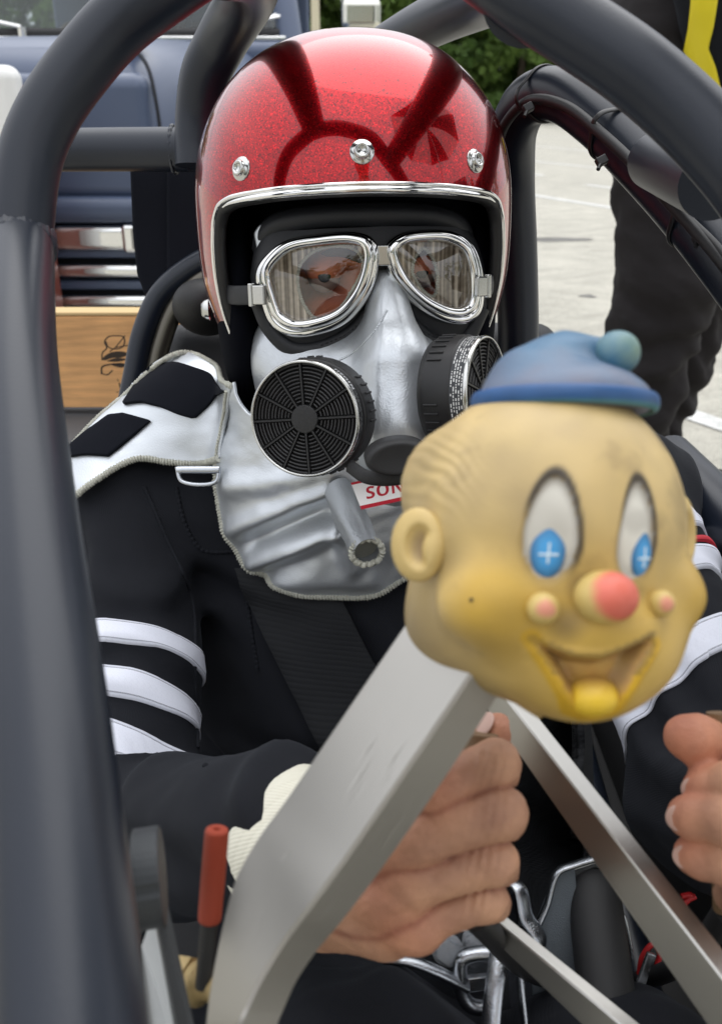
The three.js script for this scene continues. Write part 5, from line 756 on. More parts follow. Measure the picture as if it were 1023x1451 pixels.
  // snaps on the brow and at the sides
  const snap = (px, py, name = 'snap') => { const [o, r] = hdir(px, py); let t = 0.2, p; for (let i = 0; i < 4000; i++) { p = o.clone().addScaledVector(r, t); const q = surf(p.clone().normalize()); if (p.length() < q.length()) break; t += 0.0004; } const d = p.clone().normalize(), e = 0.02; const n = d.clone(); n.x /= A * A; n.y /= TOP * TOP; n.z /= CF * CF; n.normalize(); p.addScaledVector(n, -0.0004);
    const g = ringLathe([[0, 0.0022], [0.0024, 0.0024], [0.0028, 0.0036], [0.0038, 0.0046], [0.0049, 0.0042], [0.0054, 0.003], [0.0056, 0.0016], [0.0078, 0.0012], [0.0082, 0.0004], [0.0082, 0]], p, n, 40); return part(helmet, name, g, MT.steel, HW); };
  snap(513, 215); snap(342, 239); snap(673, 228);
  part(helmet, 'strap_stud', ringLathe([[0, 0.006], [0.006, 0.006], [0.008, 0.003], [0.009, 0]], V(-0.1215, -0.075, 0.0), V(-1, 0, 0), 30), MT.steel, HW);
}
// goggles
{
  const zf = (x, y) => 0.118 - 2.1 * x * x - 0.5 * (y + 0.03) * (y + 0.03);
  const padG = (x, y, z) => { const p = V(x, y, z); return p; };
  const left = [[374, 384], [390, 360], [410, 346], [450, 338], [498, 335], [520, 342], [526, 358], [522, 388], [508, 420], [484, 446], [450, 460], [415, 463], [393, 450], [382, 425]];
  const right = [[554, 350], [570, 337], [600, 332], [636, 334], [660, 348], [671, 372], [675, 405], [672, 432], [660, 444], [640, 445], [610, 433], [586, 415], [566, 390], [556, 368]];
  const gog = part(driver, 'goggles', (() => { // leather mask body between goggles and face: outline lofted over the face
    const top = smoothPoly([[362, 392], [370, 350], [392, 318], [430, 306], [500, 303], [560, 301], [610, 304], [645, 316], [668, 345], [682, 392]]), bot = smoothPoly([[368, 430], [384, 470], [415, 500], [462, 497], [505, 470], [543, 416], [580, 462], [618, 492], [655, 490], [684, 440]]); const Q = between(top, bot);
    return sheet(90, 40, (u, v) => { const [px, py] = Q(u, v); const b = Math.sin(Math.PI * clamp(v, 0, 1)); return onZ(px, py, (x, y) => zf(x, y) - 0.024 + 0.011 * Math.pow(Math.max(b, 0), 0.4) - 0.012 * Math.pow(Math.abs(2 * u - 1), 6)); }, 0.004, (u, v) => { const [px, py] = Q(u, v); return [left, right].some((P) => { let c = false; const mx = P.reduce((a, p) => a + p[0], 0) / P.length, my = P.reduce((a, p) => a + p[1], 0) / P.length; for (let i = 0, j = P.length - 1; i < P.length; j = i++) { const [x1, y1] = [mx + (P[i][0] - mx) * 0.95, my + (P[i][1] - my) * 0.95], [x2, y2] = [mx + (P[j][0] - mx) * 0.95, my + (P[j][1] - my) * 0.95]; if ((y1 > py) !== (y2 > py) && px < (x2 - x1) * (py - y1) / (y2 - y1) + x1) c = !c; } return c; }); }); })(), MT.leather, HW);
  // cuts behind the lenses cannot be seen through the mask, so skin is set behind each lens as part of the face opening
  const lensPlane = (P, tilt) => { const c = P.map(([px, py]) => onZ(px, py, zf)); const o = c.reduce((s, p) => s.add(p), V(0, 0, 0)).multiplyScalar(1 / c.length); const n = V(tilt, -0.06, 1).normalize(); return { o, n, at: (px, py, off = 0) => { const [e, r] = hdir(px, py); const k = o.clone().addScaledVector(n, off).sub(e).dot(n) / r.dot(n); return e.addScaledVector(r, k); } }; };
  const reflStreaks = rep(dataTex(128, (u, v) => { const w = 0.5 + 0.8 * tileNoise(u, 0.3, 26) + 0.35 * tileNoise(u, 0.7, 70) + 0.12 * tileNoise(u, v, 20); return [70 + 165 * clamp(w, 0, 1), 58 + 165 * clamp(w, 0, 1), 44 + 160 * clamp(w, 0, 1)]; }, true), 14, 14);   // streaks of lens reflection painted onto the cloth round the eyes
  for (const [P, s] of [[left, -1], [right, 1]]) {
    const pl = lensPlane(P, s * 0.28), loop = smoothPoly(P, 90, true).slice(0, -1);
    const cx = P.reduce((a, p) => a + p[0], 0) / P.length, cy = P.reduce((a, p) => a + p[1], 0) / P.length, sc = (k) => loop.map(([x, y]) => [cx + (x - cx) * k, cy + (y - cy) * k]);
    const fr = part(gog, 'goggle_frame', sweep(sc(0.955).map(([x, y]) => pl.at(x, y, 0.002)), 0.0036, { closed: true, seg: 18, n: 260, section: (a) => [Math.cos(a) * 1.0, Math.sin(a) * 1.05] }), MT.chrome, HW);
    part(gog, 'goggle_frame', sweep(sc(1.035).map(([x, y]) => pl.at(x, y + 4, -0.005)), 0.0044, { closed: true, seg: 18, n: 260 }), MT.chrome, HW);
    part(gog, 'goggle_frame', sweep(sc(0.905).map(([x, y]) => pl.at(x, y, 0.0015)), 0.0013, { closed: true, seg: 10, n: 200 }), phy({ color: rgb(0.72, 0.72, 0.70), metalness: 0.8, roughness: 0.25 }), HW);
    // lens: gently domed thin pane
    const mk = (k, off, dome) => { const rim = sc(k), pos = [], uv = [], idx = [], N = rim.length, R = 10; const c = pl.at(cx, cy, off + dome); pos.push(c.x, c.y, c.z); uv.push(0, 0); for (let j = 1; j <= R; j++) for (const [x, y] of rim) { const t = j / R, p = pl.at(lerp(cx, x, t), lerp(cy, y, t), off + dome * (1 - t * t)); pos.push(p.x, p.y, p.z); uv.push(p.x, p.y); } for (let i = 0; i < N; i++) idx.push(0, 1 + i, 1 + (i + 1) % N); for (let j = 1; j < R; j++) for (let i = 0; i < N; i++) { const a = 1 + (j - 1) * N + i, b = 1 + (j - 1) * N + (i + 1) % N; idx.push(a, a + N, b, b, a + N, b + N); } return geom(pos, idx, uv); };
    part(gog, 'lens', mk(0.93, -0.0005, 0.004), MT.lens, HW);
    // hood cloth behind the pane, with a frayed cream hem round the eye
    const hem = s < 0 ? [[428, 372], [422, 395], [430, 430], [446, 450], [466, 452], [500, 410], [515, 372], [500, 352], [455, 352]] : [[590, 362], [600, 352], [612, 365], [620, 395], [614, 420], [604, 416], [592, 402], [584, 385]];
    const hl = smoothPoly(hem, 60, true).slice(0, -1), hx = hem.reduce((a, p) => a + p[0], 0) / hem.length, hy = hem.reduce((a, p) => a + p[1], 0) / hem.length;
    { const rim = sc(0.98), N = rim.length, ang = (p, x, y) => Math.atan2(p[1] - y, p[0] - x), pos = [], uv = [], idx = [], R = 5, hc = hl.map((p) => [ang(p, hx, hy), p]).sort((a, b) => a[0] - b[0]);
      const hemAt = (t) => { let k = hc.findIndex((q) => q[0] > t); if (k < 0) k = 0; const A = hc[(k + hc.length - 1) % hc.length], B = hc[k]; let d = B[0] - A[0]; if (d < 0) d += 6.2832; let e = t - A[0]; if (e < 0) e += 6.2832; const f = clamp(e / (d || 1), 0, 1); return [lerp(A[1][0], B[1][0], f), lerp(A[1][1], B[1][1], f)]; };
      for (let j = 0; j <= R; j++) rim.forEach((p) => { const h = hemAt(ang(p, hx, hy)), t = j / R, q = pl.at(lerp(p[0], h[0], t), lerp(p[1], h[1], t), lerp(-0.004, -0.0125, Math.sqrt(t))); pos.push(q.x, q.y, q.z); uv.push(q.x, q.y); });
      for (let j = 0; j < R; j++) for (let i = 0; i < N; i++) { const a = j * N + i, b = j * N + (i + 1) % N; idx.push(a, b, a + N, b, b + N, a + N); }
      part(gog, 'reflection_streaked_lining', geom(pos, idx, uv), std({ map: reflStreaks, roughness: 0.85, bumpMap: rep(tCloth, 60, 60), bumpScale: 0.0003 }), HW); }
    part(gog, 'frayed_hem', sweep(hl.map(([x, y]) => pl.at(x, y, -0.0125)), 0.0012, { closed: true, seg: 8, n: 500, wob: (a, L) => 0.25 * Math.sin(L * 3600) + 0.5 * nz(L * 400, a) }), MT.yarn, HW);
    // side tab with strap
    const tb = s < 0 ? C(368, 418, 0.632).applyMatrix4(HI) : C(681, 406, 0.63).applyMatrix4(HI);
    part(gog, 'strap_clip', merge([new RoundedBoxGeometry(0.011, 0.0135, 0.004, 3, 0.001).rotateY(s * 0.7).translate(tb.x, tb.y, tb.z), new RoundedBoxGeometry(0.004, 0.0165, 0.004, 3, 0.001).rotateY(s * 0.7).translate(tb.x + s * 0.006, tb.y, tb.z - 0.005)]), MT.steel, HW);
    part(gog, 'strap', sweep([tb.clone(), V(s * 0.097, tb.y, tb.z - 0.03), V(s * 0.105, tb.y + 0.004, tb.z - 0.07)], 0.007, { seg: 16, n: 20, section: (a) => [Math.cos(a), Math.sin(a) * 0.2] }), MT.leather, HW);
  }
  // bridge between the two frames
  const br = onZ(540, 362, zf); part(gog, 'bridge', new RoundedBoxGeometry(0.0145, 0.0140, 0.005, 3, 0.0012).translate(br.x, br.y, br.z + 0.001), MT.steel, HW);
  // padded roll along the lower edge of the goggle pad
  part(gog, 'pad_roll', sweep(smoothPoly([[366, 425], [384, 466], [416, 494], [462, 490], [503, 465], [543, 414], [582, 458], [618, 486], [655, 484], [682, 436]], 60).map(([x, y]) => onZ(x, y, (a, b) => zf(a, b) - 0.0165)), 0.0065, { seg: 16, n: 160 }), MT.leather, HW);
  // black balaclava over the brow
  part(driver, 'balaclava', nets((x, y, z) => smax(ell(x, y, z, V(0.012, -0.02, 0), 0.092, 0.121, 0.105), -(y + 0.022), 0.006), V(-0.1, -0.04, -0.12), V(0.115, 0.115, 0.12), 0.005), MT.liner, HW);
  part(driver, 'hood_face', (() => { const Q = between(smoothPoly([[376, 436], [450, 466], [506, 428], [544, 392], [576, 428], [620, 456], [684, 436]]), smoothPoly([[380, 525], [450, 545], [508, 530], [545, 500], [580, 530], [620, 535], [684, 520]])); return sheet(60, 16, (u, v) => onZ(...Q(u, v), (x, y) => zf(x, y) - 0.0265 + 0.010 * Math.exp(-Math.pow((u - 0.5) / 0.10, 2)))); })(), MT.silver, HW);
  // stitches along the nose cut
  const st = []; for (const P of [[[544, 424], [520, 458], [490, 486], [452, 503]], [[548, 424], [574, 456], [600, 482], [640, 497]]]) { const sp = smoothPoly(P, 18); for (let i = 0; i < 18; i++) { const a = onZ(sp[i][0], sp[i][1] - 12, (x, y) => zf(x, y) - 0.0105), b = onZ(lerp(sp[i][0], sp[i + 1][0], 0.55), lerp(sp[i][1], sp[i + 1][1], 0.55) - 12, (x, y) => zf(x, y) - 0.0105); st.push(cyl(a, b, 0.0006, 0.0006, 6)); } }
  tag(part(gog, 'stitching', merge(st), MT.yarn.clone(), HW), null, null, null, 'stuff').material.color.setRGB(0.03, 0.03, 0.035);
  // forehead band of the hood
  part(driver, 'hood_brow', (() => { const Q = between(smoothPoly([[362, 352], [368, 326], [388, 308], [430, 296], [520, 290], [600, 292], [640, 302], [660, 318], [668, 345]]), smoothPoly([[370, 368], [376, 345], [394, 330], [430, 322], [520, 318], [600, 318], [636, 324], [654, 338], [664, 356]])); return sheet(50, 10, (u, v) => onZ(...Q(u, v), (x, y) => zf(x, y) - 0.014 - 0.02 * Math.pow(Math.abs(2 * u - 1), 4) + 0.004 * Math.sin(v * Math.PI)), 0.003); })(), MT.leather, HW);
  part(driver, 'hood_side', (() => { const Q = between(smoothPoly([[362, 330], [372, 318], [384, 322]]), smoothPoly([[370, 372], [374, 356], [380, 345]])); return sheet(10, 14, (u, v) => onZ(...Q(u, v), (x, y) => zf(x, y) - 0.022 + 0.003 * u), 0.002); })(), MT.silver, HW);
}
// respirator: silver muzzle, two cartridges, exhaust valve
{
  const nose = [onZ(546, 408, 0.104), onZ(563, 520, 0.134), onZ(566, 600, 0.139), onZ(560, 668, 0.118)];
  const muz = (x, y, z) => {
    let d = cap(x, y, z, nose[0], nose[1], 0.014, 0.021); d = smin(d, cap(x, y, z, nose[1], nose[2], 0.021, 0.028), 0.02); d = smin(d, cap(x, y, z, nose[2], nose[3], 0.028, 0.024), 0.02);
    d = smin(d, ell(x, y, z, V(0.004, -0.132, 0.070), 0.070, 0.050, 0.046), 0.035); d = smin(d, ell(x, y, z, V(-0.058, -0.105, 0.064), 0.026, 0.030, 0.024), 0.03); d = smin(d, ell(x, y, z, V(0.062, -0.105, 0.062), 0.024, 0.030, 0.024), 0.03);
    d = smin(d, ell(x, y, z, V(0, -0.17, 0.05), 0.07, 0.07, 0.055), 0.05);
    return d + 0.0012 * fbm(x * 24, y * 18, z * 16, 2) + 0.0005 * fbm(x * 110, y * 90, z * 90, 2) - 0.0016 * Math.exp(-Math.pow((x - 0.006 - 0.10 * (y + 0.12)) / 0.004, 2)) * sstep(0.11, 0.13, z);
  };
  const mask = part(driver, 'respirator', nets(muz, V(-0.11, -0.26, 0.0), V(0.11, 0.01, 0.19), 0.0032), MT.silver, HW);
  const seam = smoothPoly([[548, 440], [530, 470], [500, 500], [478, 512]], 12).map(([x, y]) => { const f = (a, b, c) => { const v = V(a, b, c).applyMatrix4(HI); return muz(v.x, v.y, v.z); }; const p = meet(f, x, y, 0.4, 0.8); return p; });
  for (const L of [[[487, 522], [494, 560], [498, 600], [490, 640]], [[610, 520], [606, 555], [606, 600]]]) { const f = (a, b, c) => { const v = V(a, b, c).applyMatrix4(HI); return muz(v.x, v.y, v.z); }; part(mask, 'seam', sweep(smoothPoly(L, 14).map(([x, y]) => meet(f, x, y, 0.4, 0.8)), 0.0009, { seg: 8, n: 100, wob: (a, l) => 0.4 * Math.sin(l * 3000) }), MT.silver); }
  part(mask, 'seam', sweep(seam, 0.0008, { seg: 8, n: 100, wob: (a, L) => 0.4 * Math.sin(L * 3000) }), MT.silver);
  // printed text band of a cartridge: fine rows, one readable word
  const bandTex = (light) => { const cv = document.createElement('canvas'); cv.width = 2048; cv.height = 128; const g = cv.getContext('2d'); g.fillStyle = light ? '#35373a' : '#141416'; g.fillRect(0, 0, 2048, 128); const R = mulberry(light ? 5 : 9); g.fillStyle = light ? '#e6e6e4' : '#8f9194'; for (let row = 0; row < (light ? 5 : 3); row++) for (let x = 10; x < 2040;) { const w = 6 + R() * 20; if (R() > 0.2) g.fillRect(x, 14 + row * (light ? 22 : 26), w, light ? 9 : 7); x += w + 7; } if (!light) for (const x of [180, 700, 1250, 1700]) { g.fillStyle = '#141416'; g.fillRect(x - 10, 0, 190, 128); g.fillStyle = '#d8dadc'; g.font = 'bold 52px sans-serif'; g.fillText('NIOSH', x, 84); } const t = new THREE.CanvasTexture(cv); t.colorSpace = THREE.SRGBColorSpace; t.wrapS = t.wrapT = THREE.RepeatWrapping; return t; };
  const cart = (c, n, up, R, len, light) => {
    const m = frameM(c, up.clone().cross(n), up).clone(); // z of this frame = n
    const Z = n.clone().normalize(), Y = up.clone().addScaledVector(Z, -up.dot(Z)).normalize(), X = Y.clone().cross(Z); const fm = M.clone().multiply(new THREE.Matrix4().makeBasis(X, Y, Z).setPosition(c));
    const lat = (prof) => new THREE.LatheGeometry(prof.map((p) => new THREE.Vector2(p[0], p[1])), 96).rotateX(Math.PI / 2);
    const root = part(driver, 'filter_cartridge', lat([[0.0, -len], [R * 0.8, -len], [R * 0.985, -len + 0.003], [R * 1.04, -len + 0.008], [R * 1.04, -0.012], [R * 1.0, -0.0105]]), MT.plasticBlack, fm);
    const bt = bandTex(light), band = new THREE.CylinderGeometry(R * 1.002, R * 1.002, 0.0105, 96, 1, true).rotateX(Math.PI / 2).translate(0, 0, -0.0058);
    part(root, 'text_band', band, std({ map: bt, roughness: 0.45 }), fm);
    part(root, 'rim', lat([[R * 0.955, -0.002], [R * 0.955, 0.0006], [R * 0.972, 0.0016], [R * 1.0, 0.0013], [R * 1.016, -0.0002], [R * 1.012, -0.0012], [R * 0.998, -0.0016]]), MT.steel, fm);
    part(root, 'back_plate', lat([[0, -0.0045], [R * 0.965, -0.0045]]), std({ color: rgb(0.004, 0.004, 0.004), roughness: 0.95 }), fm);
    part(root, 'hub', lat([[0, 0.0002], [R * 0.23, 0.0002], [R * 0.25, -0.0006], [R * 0.25, -0.004]]), MT.plasticBlack, fm);
    const spokes = [], rings = []; for (let k = 0; k < 12; k++) { const a = k / 12 * 6.2832 + 0.12; spokes.push(new THREE.BoxGeometry(R * 0.74, 0.0011, 0.003).translate(R * 0.605, 0, -0.002).rotateZ(a)); }
    for (let q = 0; q < 11; q++) { const r = R * (0.31 + 0.63 * q / 10); for (let k = 0; k < 12; k++) { const a0 = k / 12 * 6.2832 + 0.12 + 0.0007 / r * 2; rings.push(new THREE.TorusGeometry(r, 0.00052, 6, 8, 6.2832 / 12 - 0.0028 / r).rotateZ(a0).translate(0, 0, -0.0016 - 0.0004 * (q % 2))); } }
    for (const s of spokes) part(root, 'spoke', s, MT.plasticBlack, fm);
    tag(part(root, 'grille', merge(rings), phy({ color: rgb(0.03, 0.03, 0.032), roughness: 0.4 }), fm), null, null, null, 'stuff');
    // grip ribs round the body
    for (let k = 0; k < 40; k++) { const a = k / 40 * 6.2832; if (k % 10 > 5) continue; part(root, 'rib', new RoundedBoxGeometry(0.0016, 0.0034, Math.max(0.006, len - 0.026), 2, 0.0006).translate(0, R * 1.022, -(len + 0.012) / 2 + 0.001).rotateZ(a), MT.plasticBlack, fm); }
    return root;
  };
  const hv = (x, y, z) => V(x, y, z).transformDirection(HC);
  cart(C(431, 594, 0.560), C(431, 594, 1).negate().normalize().add(V(-0.42, -0.10, 0)).normalize(), hv(0, 1, 0.1), 0.0366, 0.036, false);
  cart(C(688, 556, 0.585), V(0.90, -0.06, 0.50).normalize(), hv(0, 1, 0.1), 0.0366, 0.036, true);
  // exhaust valve cover
  const vo = C(563, 648, 0.532), vn = V(0.06, -0.30, 1).normalize(), vm = M.clone().multiply(new THREE.Matrix4().makeBasis(V(0, 1, 0).cross(vn).normalize(), vn.clone().cross(V(0, 1, 0).cross(vn).normalize()), vn).setPosition(vo));
  part(mask, 'exhaust_valve', new THREE.LatheGeometry([[0, 0.004], [0.013, 0.0044], [0.0155, 0.0052], [0.0176, 0.004], [0.0192, 0.0006], [0.0192, -0.012], [0, -0.012]].map((p) => new THREE.Vector2(...p)), 64).rotateX(Math.PI / 2).scale(1.02, 0.58, 1).rotateZ(0.12), MT.rubber, vm);
  part(mask, 'chin_strap', sweep([C(495, 660, 0.56), C(520, 676, 0.552), C(560, 678, 0.55), C(600, 668, 0.556)], 0.0032, { seg: 16, n: 30, section: (a) => [Math.cos(a) * 1.4, Math.sin(a) * 0.6] }), MT.rubber);
}
// ---------- harness and latch hardware ----------
{
  const root = thing('seat_harness', 'black webbing safety harness across the driver chest and lap', 'harness', V(0, 0.3, -0.75));
  const strap = (A, B, off, nu = 8, nv = 60, d1 = 1.1) => { const Q = between(A, B); return part(root, 'strap', sheet(nu, nv, (u, v) => { const [px, py] = Q(v, u); const p = meet(suitF, px, py, 0.45, d1); return p.addScaledVector(grad(suitF, p, 0.03), off); }, 0.003), MT.webbing); };
  strap([[338, 800], [372, 880], [410, 960], [455, 1050], [520, 1180]], [[462, 800], [500, 880], [545, 960], [590, 1050], [650, 1180]], 0.012);
  strap([[690, 780], [700, 960], [712, 1100], [720, 1250], [728, 1330]], [[850, 780], [850, 960], [852, 1100], [850, 1250], [846, 1330]], 0.012);
  // wire buckle under the shoulder flap
  const f = [C(251, 662, 0.700), C(258, 682, 0.698), C(306, 683, 0.694), C(311, 662, 0.694)];
  part(root, 'buckle', sweep([...f], 0.0018, { seg: 10, n: 40 }), MT.zinc); part(root, 'buckle_bar', sweep([C(252, 666, 0.70), C(312, 666, 0.694)], 0.0032, { seg: 10, n: 6 }), MT.zinc);
  // latch: lever link, bolts, lever arms
  const lt = thing('harness_latch', 'zinc plated harness latch with bolts and bent levers below the fist', 'latch', Wd(650, 1420, 0.52));
  const Z = V(0, 0, 1), lay = (pts, d, th, tilt = V(0, 0, 0)) => { const p = pts.map(([x, y, dd]) => C(x, y, dd ?? d)); const o = p[0], ax = p[1].clone().sub(o).normalize(); let n = ax.clone().cross(p[2].clone().sub(o)).normalize(); if (n.z < 0) n.negate(); const ay = n.clone().cross(ax); return plate(p.map((q) => { const v = q.clone().sub(o); return [v.dot(ax), v.dot(ay)]; }), th, o, ax, ay, 0.0006); };
  const add = (n, g, m = MT.zinc) => part(lt, n, g, m);
  add('base_plate', lay([[560, 1360], [600, 1318], [690, 1318], [716, 1345], [722, 1440], [640, 1500], [560, 1440]], 0.53, 0.003));
  const bolt = (px, py, d, r) => add('bolt', merge([new THREE.CylinderGeometry(r, r, 0.006, 6).toNonIndexed(), new THREE.CylinderGeometry(r * 1.35, r * 1.35, 0.0015, 28).translate(0, -0.003, 0)]).applyMatrix4(alongM(C(px, py, d), V(-0.1, 0.25, 1))));
  bolt(634, 1348, 0.515, 0.0068); bolt(672, 1335, 0.52, 0.0055);
  add('link', sweep(smoothPoly([[655, 1358], [698, 1352], [706, 1362], [700, 1398], [698, 1424], [670, 1426], [656, 1412], [652, 1380]], 40, true).slice(0, -1).map(([x, y]) => C(x, y, 0.505)), 0.0042, { closed: true, seg: 12, n: 160, section: (a) => [Math.cos(a), Math.sin(a) * 1.2] }));
  add('link', lay([[664, 1385], [690, 1382], [694, 1398], [666, 1402]], 0.507, 0.004));
  add('lever', sweep([C(545, 1358, 0.50), C(580, 1362, 0.498), C(622, 1378, 0.50), C(660, 1398, 0.505)], 0.005, { seg: 12, n: 40, section: (a) => [Math.cos(a) * 0.6, Math.sin(a)] }));
  add('lever', sweep([C(706, 1352, 0.50), C(700, 1400, 0.49), C(694, 1470, 0.48)], 0.0055, { seg: 12, n: 30, section: (a) => [Math.cos(a) * 0.5, Math.sin(a)] }));
  add('lever', sweep([C(735, 1345, 0.51), C(738, 1395, 0.50), C(746, 1470, 0.49)], 0.0045, { seg: 12, n: 30, section: (a) => [Math.cos(a) * 0.5, Math.sin(a)] }));
  add('lever', sweep([C(722, 1262, 0.55), C(728, 1252, 0.545), C(738, 1262, 0.54), C(746, 1300, 0.535), C(764, 1330, 0.53), C(760, 1362, 0.53)], 0.006, { seg: 12, n: 60, section: (a) => [Math.cos(a) * 0.4, Math.sin(a)] }));
  // sheet-metal bracket
  const bk = thing('steel_bracket', 'grey sheet steel bracket with folded top edge beside a black cylinder', 'bracket', Wd(800, 1440, 0.56));
  part(bk, 'plate', lay([[788, 1236, 0.55], [812, 1228, 0.55], [828, 1400, 0.54], [836, 1480, 0.53], [760, 1440, 0.53], [752, 1330, 0.545]], 0.55, 0.003), std({ color: rgb(0.13, 0.15, 0.17), metalness: 0.7, roughness: 0.5, bumpMap: rep(tGrain, 30), bumpScale: 0.0003 }));
  part(bk, 'folded_edge', sweep([C(754, 1328, 0.542), C(774, 1284, 0.546), C(790, 1236, 0.548), C(812, 1226, 0.548), C(858, 1212, 0.545)], 0.0042, { seg: 12, n: 60, section: (a) => [Math.cos(a) * 0.5, Math.sin(a)] }), MT.zinc);
  part(bk, 'top_plate', lay([[788, 1238, 0.55], [862, 1214, 0.548], [866, 1236, 0.552], [830, 1254, 0.555], [796, 1252, 0.556]], 0.55, 0.002), MT.zinc);
  const cy = solo('rubber_cylinder', cyl(C(838, 1244, 0.56), C(868, 1480, 0.50), 0.0165, 0.0165, 32).applyMatrix4(M), MT.rubber, 'black upright cylinder standing beside the grey steel bracket', 'cylinder', null, null, Wd(868, 1480, 0.50));
  const wl = thing('wire_lead', 'red wire leads with grey clip low on the right inside the car', 'wire', Wd(930, 1400, 0.55));
  const mr = std({ color: rgb(0.45, 0.012, 0.015), roughness: 0.5 });
  for (const q of [[[905, 1380], [910, 1355], [925, 1338], [934, 1352], [930, 1368]], [[925, 1335], [950, 1300], [975, 1275], [985, 1270]], [[955, 1285], [972, 1278], [978, 1268], [965, 1270]]]) part(wl, 'lead', sweep(q.map(([x, y]) => C(x, y, 0.56)), 0.0018, { seg: 8, n: 40 }), mr);
  part(wl, 'clip', new RoundedBoxGeometry(0.0055, 0.02, 0.004, 2, 0.001).rotateZ(-0.35).translate(...C(915, 1372, 0.55).toArray()), MT.zinc);
  const hs = thing('hose_clip', 'slotted grey steel clip beside the black upright cylinder', 'clip', Wd(890, 1340, 0.55));
  part(hs, 'slot_ring', sweep(smoothPoly([[873, 1298], [880, 1296], [890, 1330], [892, 1356], [884, 1360], [877, 1330]], 30, true).slice(0, -1).map(([x, y]) => C(x, y, 0.55)), 0.0018, { closed: true, seg: 8, n: 80 }), MT.zinc);
  // two grips the hands hold, and the yoke plate between them
  const yoke = thing('steering_yoke', 'butterfly steering yoke with brown wrapped grips in the driver hands', 'steering wheel', Wd(850, 1180, 0.42));
  const mg = std({ color: rgb(0.16, 0.095, 0.045), roughness: 0.6 });
  part(yoke, 'grip', sweep([C(682, 1040, 0.392), C(676, 1180, 0.388), C(668, 1300, 0.388)], 0.0075, { seg: 16, n: 20 }), mg); part(yoke, 'grip', sweep([C(1024, 1010, 0.392), C(1030, 1160, 0.388), C(1034, 1290, 0.388)], 0.0072, { seg: 16, n: 20 }), mg);
  part(yoke, 'spoke', sweep([C(672, 1300, 0.39), C(760, 1380, 0.52), C(860, 1400, 0.60), C(960, 1370, 0.52), C(1032, 1290, 0.39)], 0.006, { seg: 14, n: 50 }), MT.rubber);
}
